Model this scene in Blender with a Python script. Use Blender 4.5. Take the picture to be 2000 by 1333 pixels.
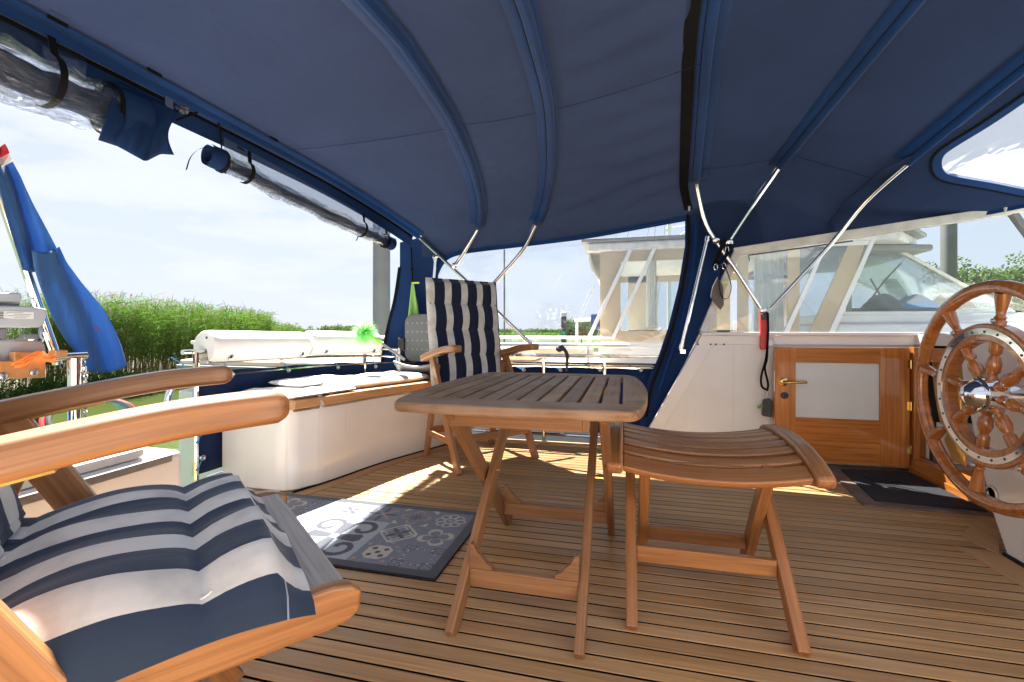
import bpy, bmesh, math, random
import numpy as np
from mathutils import Vector, Matrix, noise
random.seed(7); np.random.seed(7)
for o in list(bpy.data.objects): bpy.data.objects.remove(o)
scn = bpy.context.scene
col = scn.collection
R = math.radians
# ------------------------------------------------------------------ camera
EYE = 0.78; YAW = R(13.9); FPX = 889.0; CU = 1000.0; CV = 648.0
SA, CA = math.sin(YAW), math.cos(YAW)
cd = bpy.data.cameras.new('camera'); cam = bpy.data.objects.new('camera', cd); col.objects.link(cam)
cam.location = (0, 0, EYE); cam.rotation_euler = (R(90), 0, YAW)
cd.sensor_width = 36; cd.lens = FPX/2000*36; cd.shift_y = -(666.5-CV)/2000
cd.clip_start = 0.02; cd.clip_end = 6000
scn.camera = cam
# ------------------------------------------------------------------ world and sun
SUN = Vector((-.46, .44, 1.0)).normalized()
w = bpy.data.worlds.new('World'); scn.world = w; w.use_nodes = True
nt = w.node_tree; nt.nodes.clear()
def N(nt, t, **k):
    n = nt.nodes.new(t)
    for a, b in k.items(): setattr(n, a, b)
    return n
sky = N(nt, 'ShaderNodeTexSky', sky_type='NISHITA'); sky.sun_disc = False
sky.sun_elevation = math.asin(SUN.z); sky.sun_rotation = math.atan2(SUN.x, SUN.y)
sky.air_density = 1.0; sky.dust_density = 0.6; sky.ozone_density = 1.6
bg = N(nt, 'ShaderNodeBackground'); bg.inputs[1].default_value = 0.128
tc = N(nt, 'ShaderNodeTexCoord'); mp = N(nt, 'ShaderNodeMapping'); mp.inputs['Scale'].default_value = (1.3, 1.3, 5.5)
n1 = N(nt, 'ShaderNodeTexNoise'); n1.inputs['Scale'].default_value = 2.1; n1.inputs['Detail'].default_value = 8; n1.inputs['Roughness'].default_value = .58
rp = N(nt, 'ShaderNodeValToRGB'); rp.color_ramp.elements[0].position = .48; rp.color_ramp.elements[1].position = .70
rp.color_ramp.elements[1].color = (.75, .75, .75, 1)
mx = N(nt, 'ShaderNodeMixRGB'); mx.inputs[2].default_value = (26, 24, 20, 1)
ow = N(nt, 'ShaderNodeOutputWorld'); L = nt.links.new
L(tc.outputs['Generated'], mp.inputs[0]); L(mp.outputs[0], n1.inputs[0]); L(n1.outputs[0], rp.inputs[0])
L(rp.outputs[0], mx.inputs[0]); L(sky.outputs[0], mx.inputs[1]); 
va = N(nt, 'ShaderNodeVectorMath', operation='MULTIPLY_ADD'); va.inputs[1].default_value = (1.20, 1.12, .93); va.inputs[2].default_value = (1, 1, 1)
vd = N(nt, 'ShaderNodeVectorMath', operation='DIVIDE')
L(mx.outputs[0], va.inputs[0]); L(mx.outputs[0], vd.inputs[0]); L(va.outputs[0], vd.inputs[1]); L(vd.outputs[0], bg.inputs[0]); L(bg.outputs[0], ow.inputs[0])
sd = bpy.data.lights.new('sun', 'SUN'); sd.energy = 3.6; sd.angle = R(.53); sd.color = (1, .95, .87)
so = bpy.data.objects.new('sun', sd); col.objects.link(so); so.location = (-20, 20, 40)
so.rotation_euler = SUN.to_track_quat('Z', 'Y').to_euler()
vs = scn.view_settings; vs.view_transform = 'Standard'; vs.look = 'None'; vs.gamma = 1; vs.use_curve_mapping = False
vs.exposure = 3.2
scn.render.engine = 'CYCLES'
cy = scn.cycles; cy.max_bounces = 10; cy.diffuse_bounces = 5; cy.glossy_bounces = 4; cy.transparent_max_bounces = 24; cy.transmission_bounces = 4
cy.caustics_reflective = False; cy.caustics_refractive = False; cy.sample_clamp_indirect = 6
# ------------------------------------------------------------------ picture measurements -> places
def ray(u, v):
    s = (u-CU)/FPX; t = (CV-v)/FPX
    return Vector((-SA+s*CA, CA+s*SA, t))
def atZ(u, v, z):
    d = ray(u, v); k = (z-EYE)/d.z; return Vector((d.x*k, d.y*k, z))
def atY(u, v, y):
    d = ray(u, v); k = y/d.y; return Vector((d.x*k, y, EYE+d.z*k))
def atX(u, v, x):
    d = ray(u, v); k = x/d.x; return Vector((x, d.y*k, EYE+d.z*k))
def atD(u, v, k):
    d = ray(u, v); return Vector((d.x*k, d.y*k, EYE+d.z*k))
def atP(u, v, p0, n):
    d = ray(u, v); o = Vector((0, 0, EYE)); k = (p0-o).dot(n)/d.dot(n); return o+d*k
def camxy(xc, zc): return (-SA*zc+CA*xc, CA*zc+SA*xc)
# ------------------------------------------------------------------ materials
MATS = {}
def newmat(name):
    m = bpy.data.materials.new(name); m.use_nodes = True; MATS[name] = m
    nt = m.node_tree; b = nt.nodes['Principled BSDF']; return m, nt, b
def plain(name, c, rough=.5, metal=0, spec=.5, coat=0, bump=0, bscale=60, var=0, vscale=6, coatr=.05, sheen=0, objvar=0, streak=0):
    m, nt, b = newmat(name); L = nt.links.new
    b.inputs['Roughness'].default_value = rough; b.inputs['Metallic'].default_value = metal
    b.inputs['Specular IOR Level'].default_value = spec
    b.inputs['Coat Weight'].default_value = coat; b.inputs['Coat Roughness'].default_value = coatr
    b.inputs['Sheen Weight'].default_value = sheen
    b.inputs['Base Color'].default_value = (*c, 1)
    tc = N(nt, 'ShaderNodeTexCoord')
    if var or objvar:
        n = N(nt, 'ShaderNodeTexNoise'); n.inputs['Scale'].default_value = vscale; n.inputs['Detail'].default_value = 6
        L(tc.outputs['Object'], n.inputs[0])
        r = N(nt, 'ShaderNodeValToRGB'); r.color_ramp.elements[0].position = .3; r.color_ramp.elements[1].position = .7
        r.color_ramp.elements[0].color = (*[x*(1-var) for x in c], 1); r.color_ramp.elements[1].color = (*[min(1, x*(1+var)) for x in c], 1)
        L(n.outputs[0], r.inputs[0]); out = r.outputs[0]
        if objvar:
            oi = N(nt, 'ShaderNodeObjectInfo'); mr = N(nt, 'ShaderNodeMapRange'); mr.inputs[3].default_value = 1-objvar; mr.inputs[4].default_value = 1+objvar
            L(oi.outputs['Random'], mr.inputs[0])
            hs = N(nt, 'ShaderNodeHueSaturation'); L(mr.outputs[0], hs.inputs['Value']); L(out, hs.inputs['Color']); out = hs.outputs[0]
        if streak:      # rust and rain runs
            ms_ = N(nt, 'ShaderNodeMapping'); ms_.inputs['Scale'].default_value = (26, 26, .9); L(tc.outputs['Object'], ms_.inputs[0])
            ns_ = N(nt, 'ShaderNodeTexNoise'); ns_.inputs['Scale'].default_value = 1; ns_.inputs['Detail'].default_value = 4; L(ms_.outputs[0], ns_.inputs[0])
            rs_ = N(nt, 'ShaderNodeValToRGB'); rs_.color_ramp.elements[0].position = .62; rs_.color_ramp.elements[1].position = .80; rs_.color_ramp.elements[1].color = (streak, streak, streak, 1); L(ns_.outputs[0], rs_.inputs[0])
            mm_ = N(nt, 'ShaderNodeMixRGB'); mm_.inputs[2].default_value = (.45, .33, .2, 1); L(rs_.outputs[0], mm_.inputs[0]); L(out, mm_.inputs[1]); out = mm_.outputs[0]
        L(out, b.inputs['Base Color'])
    if bump:
        n = N(nt, 'ShaderNodeTexNoise'); n.inputs['Scale'].default_value = bscale; n.inputs['Detail'].default_value = 4
        L(tc.outputs['Object'], n.inputs[0]); bp = N(nt, 'ShaderNodeBump'); bp.inputs['Strength'].default_value = bump; bp.inputs['Distance'].default_value = .01
        L(n.outputs[0], bp.inputs['Height']); L(bp.outputs[0], b.inputs['Normal'])
    return m
def wood(name, dark, light, rough=.45, coat=0, fine=90, along=3.0, objvar=.12, bump=.15, worn=None, wornscale=5, spec=.4, coatr=.06):
    m, nt, b = newmat(name); L = nt.links.new
    at = N(nt, 'ShaderNodeAttribute', attribute_name='gr')
    oi = N(nt, 'ShaderNodeObjectInfo')
    off = N(nt, 'ShaderNodeVectorMath', operation='ADD'); sc0 = N(nt, 'ShaderNodeVectorMath', operation='SCALE'); sc0.inputs[3].default_value = 17.3
    cx = N(nt, 'ShaderNodeCombineXYZ'); [L(oi.outputs['Random'], cx.inputs[i]) for i in range(3)]
    L(cx.outputs[0], sc0.inputs[0]); L(at.outputs['Vector'], off.inputs[0]); L(sc0.outputs[0], off.inputs[1])
    mp = N(nt, 'ShaderNodeMapping'); mp.inputs['Scale'].default_value = (along, fine*.45, fine*.45); L(off.outputs[0], mp.inputs[0])
    n1 = N(nt, 'ShaderNodeTexNoise'); n1.inputs['Scale'].default_value = 1; n1.inputs['Detail'].default_value = 5; n1.inputs['Distortion'].default_value = .6
    L(mp.outputs[0], n1.inputs[0])
    mp2 = N(nt, 'ShaderNodeMapping'); mp2.inputs['Scale'].default_value = (along*3, fine*4, fine*4); L(off.outputs[0], mp2.inputs[0])
    n2 = N(nt, 'ShaderNodeTexNoise'); n2.inputs['Scale'].default_value = 1; n2.inputs['Detail'].default_value = 3; L(mp2.outputs[0], n2.inputs[0])
    mixn = N(nt, 'ShaderNodeMath', operation='MULTIPLY_ADD'); mixn.inputs[1].default_value = .35; L(n2.outputs[0], mixn.inputs[0]); L(n1.outputs[0], mixn.inputs[2])
    r = N(nt, 'ShaderNodeValToRGB'); r.color_ramp.elements[0].position = .45; r.color_ramp.elements[1].position = .88
    r.color_ramp.elements[0].color = (*dark, 1); r.color_ramp.elements[1].color = (*light, 1); L(mixn.outputs[0], r.inputs[0]); out = r.outputs[0]
    if worn:
        n3 = N(nt, 'ShaderNodeTexNoise'); n3.inputs['Scale'].default_value = wornscale; n3.inputs['Detail'].default_value = 6; L(off.outputs[0], n3.inputs[0])
        r3 = N(nt, 'ShaderNodeValToRGB'); r3.color_ramp.elements[0].position = .42; r3.color_ramp.elements[1].position = .68; L(n3.outputs[0], r3.inputs[0])
        mm = N(nt, 'ShaderNodeMixRGB'); mm.inputs[2].default_value = (*worn, 1); L(r3.outputs[0], mm.inputs[0]); L(out, mm.inputs[1]); out = mm.outputs[0]
        r4 = N(nt, 'ShaderNodeMixRGB', blend_type='MULTIPLY'); r4.inputs[0].default_value = .35; L(out, r4.inputs[1]); L(mixn.outputs[0], r4.inputs[2]); out = r4.outputs[0]
    mr = N(nt, 'ShaderNodeMapRange'); mr.inputs[3].default_value = 1-objvar; mr.inputs[4].default_value = 1+objvar; L(oi.outputs['Random'], mr.inputs[0])
    hs = N(nt, 'ShaderNodeHueSaturation'); L(mr.outputs[0], hs.inputs['Value']); L(out, hs.inputs['Color'])
    L(hs.outputs[0], b.inputs['Base Color'])
    b.inputs['Roughness'].default_value = rough; b.inputs['Coat Weight'].default_value = coat; b.inputs['Coat Roughness'].default_value = coatr
    b.inputs['Specular IOR Level'].default_value = spec
    if not coat:
        rr = N(nt, 'ShaderNodeMapRange'); rr.inputs[3].default_value = rough-.12; rr.inputs[4].default_value = rough+.15; L(n1.outputs[0], rr.inputs[0]); L(rr.outputs[0], b.inputs['Roughness'])
    if bump:
        bp = N(nt, 'ShaderNodeBump'); bp.inputs['Strength'].default_value = bump; bp.inputs['Distance'].default_value = .004; L(mixn.outputs[0], bp.inputs['Height']); L(bp.outputs[0], b.inputs['Normal'])
    return m
def fabric(name, c, trans=.0, rough=.85, weave=900, bump=.25, fold=0, foldscale=3, var=.12, tcol=None, fstretch=(1, 1, 1), soft=0):
    m, nt, b = newmat(name); L = nt.links.new
    tc = N(nt, 'ShaderNodeTexCoord')
    n = N(nt, 'ShaderNodeTexNoise'); n.inputs['Scale'].default_value = 2.2; n.inputs['Detail'].default_value = 6; L(tc.outputs['Object'], n.inputs[0])
    r = N(nt, 'ShaderNodeValToRGB'); r.color_ramp.elements[0].position = .32; r.color_ramp.elements[1].position = .68
    r.color_ramp.elements[0].color = (*[x*(1-var) for x in c], 1); r.color_ramp.elements[1].color = (*[x*(1+var) for x in c], 1)
    L(n.outputs[0], r.inputs[0]); L(r.outputs[0], b.inputs['Base Color'])
    b.inputs['Roughness'].default_value = rough; b.inputs['Specular IOR Level'].default_value = .2 if not soft else .05; b.inputs['Sheen Weight'].default_value = .12 if not soft else 0
    wv = N(nt, 'ShaderNodeTexNoise'); wv.inputs['Scale'].default_value = weave; wv.inputs['Detail'].default_value = 1; L(tc.outputs['Object'], wv.inputs[0])
    bp = N(nt, 'ShaderNodeBump'); bp.inputs['Strength'].default_value = bump; bp.inputs['Distance'].default_value = .0015; L(wv.outputs[0], bp.inputs['Height'])
    nrm = bp.outputs[0]
    if fold:
        mpf = N(nt, 'ShaderNodeMapping'); mpf.inputs['Scale'].default_value = fstretch; L(tc.outputs['Object'], mpf.inputs[0])
        fn = N(nt, 'ShaderNodeTexNoise'); fn.inputs['Scale'].default_value = foldscale; fn.inputs['Detail'].default_value = 3; fn.inputs['Distortion'].default_value = .5; L(mpf.outputs[0], fn.inputs[0])
        b2 = N(nt, 'ShaderNodeBump'); b2.inputs['Strength'].default_value = fold; b2.inputs['Distance'].default_value = .03; L(fn.outputs[0], b2.inputs['Height']); L(nrm, b2.inputs['Normal']); nrm = b2.outputs[0]
    L(nrm, b.inputs['Normal'])
    if trans:
        t = N(nt, 'ShaderNodeBsdfTranslucent'); t.inputs[0].default_value = (*(tcol or c), 1); L(nrm, t.inputs['Normal'])
        ms = N(nt, 'ShaderNodeMixShader'); ms.inputs[0].default_value = trans
        L(b.outputs[0], ms.inputs[1]); L(t.outputs[0], ms.inputs[2]); L(ms.outputs[0], nt.nodes['Material Output'].inputs[0])
    return m
def clear(name, tint=(.96, .98, .98), base=.05, edge=.6, rough=.02, wave=0, wscale=8, haze=0, stretch=None):
    m, nt, b = newmat(name); L = nt.links.new
    tr = N(nt, 'ShaderNodeBsdfTransparent'); tr.inputs[0].default_value = (*tint, 1)
    gl = N(nt, 'ShaderNodeBsdfGlossy'); gl.inputs[1].default_value = rough
    lw = N(nt, 'ShaderNodeLayerWeight'); lw.inputs[0].default_value = .35
    mr = N(nt, 'ShaderNodeMapRange'); mr.inputs[3].default_value = base; mr.inputs[4].default_value = edge; L(lw.outputs['Fresnel'], mr.inputs[0])
    ms = N(nt, 'ShaderNodeMixShader'); L(mr.outputs[0], ms.inputs[0]); L(tr.outputs[0], ms.inputs[1]); L(gl.outputs[0], ms.inputs[2]); out = ms.outputs[0]
    if wave:
        tc = N(nt, 'ShaderNodeTexCoord'); n = N(nt, 'ShaderNodeTexNoise'); n.inputs['Scale'].default_value = wscale; n.inputs['Detail'].default_value = 3; n.inputs['Distortion'].default_value = 1.2
        
        if stretch: ms_ = N(nt, 'ShaderNodeMapping'); ms_.inputs['Scale'].default_value = stretch; L(tc.outputs['Object'], ms_.inputs[0]); L(ms_.outputs[0], n.inputs[0])
        else: L(tc.outputs['Object'], n.inputs[0])
        bp = N(nt, 'ShaderNodeBump'); bp.inputs['Strength'].default_value = wave; bp.inputs['Distance'].default_value = .04
        L(n.outputs[0], bp.inputs['Height']); L(bp.outputs[0], gl.inputs['Normal']); L(bp.outputs[0], lw.inputs['Normal'])
    if haze:
        df = N(nt, 'ShaderNodeBsdfDiffuse'); df.inputs[0].default_value = (.75, .78, .8, 1)
        m2 = N(nt, 'ShaderNodeMixShader'); m2.inputs[0].default_value = haze; L(out, m2.inputs[1]); L(df.outputs[0], m2.inputs[2]); out = m2.outputs[0]
    L(out, nt.nodes['Material Output'].inputs[0])
    return m
def leafmat(name, a, bcol, trans=.45):
    m, nt, b = newmat(name); L = nt.links.new
    at = N(nt, 'ShaderNodeAttribute', attribute_name='tone')
    r = N(nt, 'ShaderNodeValToRGB'); r.color_ramp.elements[0].color = (*a, 1); r.color_ramp.elements[1].color = (*bcol, 1); L(at.outputs['Fac'], r.inputs[0])
    d = N(nt, 'ShaderNodeBsdfDiffuse'); t = N(nt, 'ShaderNodeBsdfTranslucent'); L(r.outputs[0], d.inputs[0]); L(r.outputs[0], t.inputs[0])
    ms = N(nt, 'ShaderNodeMixShader'); ms.inputs[0].default_value = trans; L(d.outputs[0], ms.inputs[1]); L(t.outputs[0], ms.inputs[2]); L(ms.outputs[0], nt.nodes['Material Output'].inputs[0])
    return m
def stripes(name, navy, white, period, navyw, start):
    m, nt, b = newmat(name); L = nt.links.new
    uv = N(nt, 'ShaderNodeUVMap'); sp = N(nt, 'ShaderNodeSeparateXYZ'); L(uv.outputs[0], sp.inputs[0])
    tc = N(nt, 'ShaderNodeTexCoord')
    nz = N(nt, 'ShaderNodeTexNoise'); nz.inputs['Scale'].default_value = 9; L(tc.outputs['Object'], nz.inputs[0])
    wob = N(nt, 'ShaderNodeMath', operation='MULTIPLY_ADD'); wob.inputs[1].default_value = .006; L(nz.outputs[0], wob.inputs[0]); L(sp.outputs[0], wob.inputs[2])
    ad = N(nt, 'ShaderNodeMath', operation='ADD'); ad.inputs[1].default_value = start; L(wob.outputs[0], ad.inputs[0])
    md = N(nt, 'ShaderNodeMath', operation='FLOORED_MODULO'); md.inputs[1].default_value = period; L(ad.outputs[0], md.inputs[0])
    lt = N(nt, 'ShaderNodeMath', operation='LESS_THAN'); lt.inputs[1].default_value = navyw; L(md.outputs[0], lt.inputs[0])
    n = N(nt, 'ShaderNodeTexNoise'); n.inputs['Scale'].default_value = 14; n.inputs['Detail'].default_value = 6; L(tc.outputs['Object'], n.inputs[0])
    rw = N(nt, 'ShaderNodeValToRGB'); rw.color_ramp.elements[0].position = .3; rw.color_ramp.elements[1].position = .55
    rw.color_ramp.elements[0].color = (*[x*.72 for x in white], 1); rw.color_ramp.elements[1].color = (*white, 1); L(n.outputs[0], rw.inputs[0])
    hm = N(nt, 'ShaderNodeMath', operation='COMPARE'); hm.inputs[1].default_value = .034; hm.inputs[2].default_value = .0011; L(sp.outputs[1], hm.inputs[0])
    nvm = N(nt, 'ShaderNodeMixRGB'); nvm.inputs[1].default_value = (*navy, 1); nvm.inputs[2].default_value = (.30, .34, .40, 1); L(hm.outputs[0], nvm.inputs[0])
    mx = N(nt, 'ShaderNodeMixRGB'); L(nvm.outputs[0], mx.inputs[2]); L(lt.outputs[0], mx.inputs[0]); L(rw.outputs[0], mx.inputs[1]); L(mx.outputs[0], b.inputs['Base Color'])
    b.inputs['Roughness'].default_value = .9; b.inputs['Specular IOR Level'].default_value = .15; b.inputs['Sheen Weight'].default_value = .2
    wv = N(nt, 'ShaderNodeTexNoise'); wv.inputs['Scale'].default_value = 800; L(tc.outputs['Object'], wv.inputs[0])
    bp = N(nt, 'ShaderNodeBump'); bp.inputs['Strength'].default_value = .25; bp.inputs['Distance'].default_value = .001; L(wv.outputs[0], bp.inputs['Height'])
    mpf = N(nt, 'ShaderNodeMapping'); mpf.inputs['Scale'].default_value = (22, 5, 22); L(tc.outputs['Object'], mpf.inputs[0])
    fn = N(nt, 'ShaderNodeTexNoise'); fn.inputs['Scale'].default_value = 1; fn.inputs['Detail'].default_value = 2; L(mpf.outputs[0], fn.inputs[0])
    b2 = N(nt, 'ShaderNodeBump'); b2.inputs['Strength'].default_value = .35; b2.inputs['Distance'].default_value = .012; L(fn.outputs[0], b2.inputs['Height']); L(bp.outputs[0], b2.inputs['Normal']); L(b2.outputs[0], b.inputs['Normal'])
    return m
M = MATS
wood('deck', (.43, .22, .086), (.62, .36, .152), rough=.42, fine=190, along=2.2, objvar=.16, worn=(.53, .325, .16), wornscale=4, bump=.1, spec=.45)
wood('chair', (.215, .085, .027), (.41, .19, .070), rough=.42, fine=220, along=3, objvar=.1, coat=.45, coatr=.22)
wood('bench', (.42, .21, .085), (.62, .36, .17), rough=.5, fine=220, along=2)
wood('stool', (.22, .084, .027), (.42, .185, .065), rough=.36, fine=220, along=3, coat=.15)
wood('table_leg', (.19, .086, .036), (.36, .185, .084), rough=.5, fine=220, along=3, objvar=.12)
wood('table_top', (.17, .082, .038), (.38, .215, .11), rough=.58, fine=240, along=3, objvar=.2, worn=(.36, .235, .145), wornscale=9, bump=.35)
wood('grey_teak', (.36, .30, .26), (.60, .54, .48), rough=.5, fine=240, along=3, worn=(.55, .47, .40), bump=.2)
wood('varnish', (.36, .105, .018), (.60, .22, .045), rough=.3, coat=.8, fine=150, along=3, objvar=.05, bump=.03)
wood('wheelwood', (.25, .074, .014), (.48, .17, .036), rough=.25, coat=1.0, fine=130, along=3, objvar=.06, bump=.02)
wood('motorpad', (.42, .17, .05), (.58, .27, .1), rough=.4, coat=.4, fine=60, along=3)
fabric('canopy', (.029, .045, .112), trans=.018, tcol=(.09, .115, .2), soft=1, fold=.7, foldscale=4.5, var=.1)
fabric('canopy_fwd', (.021, .036, .098), soft=1, trans=.015, tcol=(.07, .10, .20), fold=.5, foldscale=4.0, var=.14)
fabric('sleeve', (.005, .040, .175), trans=.08, tcol=(.01, .08, .35), var=.18, fold=.1, foldscale=10)
fabric('navy', (.016, .040, .125), soft=1, trans=.12, tcol=(.02, .06, .22), fold=.5, foldscale=5, var=.2)
fabric('cloth_navy', (.009, .026, .095), trans=.1, fold=.3, foldscale=4, var=.15)
fabric('flag_blue', (.06, .16, .34), trans=.4, tcol=(.05, .2, .5), fold=1.0, foldscale=9, fstretch=(1, 1, .4))
fabric('flag_white', (.75, .75, .75), trans=.2); fabric('flag_red', (.55, .03, .04), trans=.2)
fabric('white_cushion', (.78, .76, .72), fold=.5, foldscale=14, var=.05, weave=500)
fabric('beige', (.56, .46, .32), trans=.12, fold=.4, foldscale=4, var=.08)
fabric('ochre', (.55, .34, .10), trans=.1, fold=.3, foldscale=8)
fabric('curtain_white', (.8, .8, .78), trans=.35, fold=.3, foldscale=7)
fabric('lime', (.42, .72, .22), trans=.3, fold=.5, foldscale=18)
fabric('greycloth', (.16, .14, .135), fold=.4, foldscale=18)
fabric('web', (.010, .010, .012), var=.2, soft=1)
plain('zip', (.008, .008, .010), .8, spec=.1)
plain('caulk', (.008, .0085, .010), .95, spec=.02)
plain('gelcoat', (.80, .79, .76), .22, coat=.5, var=.03, vscale=4, bump=.02, bscale=5, streak=.35)
plain('whitepaint', (.78, .77, .74), .38, var=.04, vscale=5, bump=.03, bscale=25)
plain('cabinwhite', (.76, .755, .725), .4, var=.05, vscale=4, bump=.03, bscale=20, streak=.25)
plain('dirtywhite', (.68, .67, .64), .45, var=.16, vscale=14, bump=.05, bscale=40)
plain('fender', (.80, .79, .76), .55, var=.035, vscale=9, bump=.12, bscale=45)
plain('chrome', (.78, .77, .75), .09, metal=1, var=.04, vscale=20)
plain('steel', (.55, .55, .55), .3, metal=1, var=.12, vscale=30)
plain('brass', (.75, .52, .17), .2, metal=1, var=.1, vscale=30)
plain('olive_brass', (.30, .22, .06), .4, metal=.8, var=.2, vscale=30)
plain('black', (.012, .012, .013), .5)
plain('blackgloss', (.012, .012, .013), .2)
plain('darkgrey', (.05, .052, .055), .55, var=.15, vscale=30)
plain('greyplastic', (.125, .128, .135), .5, bump=.08, bscale=120, var=.06)
plain('motorgrey', (.40, .41, .43), .35, coat=.2, var=.04)
plain('motordark', (.16, .165, .175), .4)
plain('labelwhite', (.7, .7, .68), .5)
plain('orange', (.85, .23, .04), .5, var=.1, vscale=30)
plain('red', (.60, .035, .035), .4, var=.12, vscale=25, coat=.2)
plain('hosered', (.55, .06, .05), .5); plain('hosegrey', (.09, .09, .095), .5); plain('hosecyan', (.05, .35, .5), .5)
plain('cord', (.03, .28, .55), .7)
plain('pile', (.19, .195, .21), .6, var=.15, vscale=1.5, bump=.1, bscale=8)
plain('piledark', (.05, .05, .055), .6, var=.15, vscale=1)
plain('greensign', (.02, .35, .18), .5)
plain('frosted', (.72, .73, .70), .3, var=.06, vscale=3)
plain('mat_black', (.022, .024, .032), .95, bump=.6, bscale=400, var=.25, vscale=40)
plain('mat_brown', (.20, .13, .10), .9, bump=.5, bscale=300, var=.25, vscale=12)
plain('rubber', (.008, .008, .010), .75)
plain('interior', (.03, .022, .016), .7)
plain('skyblue', (.03, .22, .5), .6); plain('tan', (.5, .3, .16), .7)
plain('lime_yellow', (.75, .8, .05), .5); plain('limehandle', (.25, .75, .08), .4)
plain('cream', (.62, .50, .36), .45, var=.05)
plain('nwhite', (.74, .74, .73), .35, coat=.2, var=.03)
plain('ngrey', (.20, .205, .215), .5, var=.08)
plain('bark', (.09, .065, .045), .9, bump=.5, bscale=12)
plain('mud', (.07, .055, .03), .9, var=.3, vscale=2)
stripes('stripes', (.012, .018, .044), (.66, .64, .59), .115, .070, .045)
stripes('stripes_near', (.028, .046, .080), (.68, .66, .62), .115, .065, .065)
clear('glass', base=.05, edge=.5)
clear('vinyl', base=.035, edge=.5, wave=.15, wscale=3, haze=.015)
clear('vinyl_roll', tint=(.93, .95, .97), base=.035, edge=.5, wave=.8, wscale=1, haze=.012, stretch=(26, 5, 26))
clear('tealglass', tint=(.88, .92, .92), base=.05, edge=.45, haze=.03)
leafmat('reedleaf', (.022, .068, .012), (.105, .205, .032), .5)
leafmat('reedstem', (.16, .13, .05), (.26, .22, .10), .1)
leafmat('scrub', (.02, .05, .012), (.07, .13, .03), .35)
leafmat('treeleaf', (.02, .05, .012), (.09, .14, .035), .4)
leafmat('plume', (.20, .15, .10), (.34, .27, .19), .3)
leafmat('fluff', (.25, .75, .2), (.55, .95, .5), .4)
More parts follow.
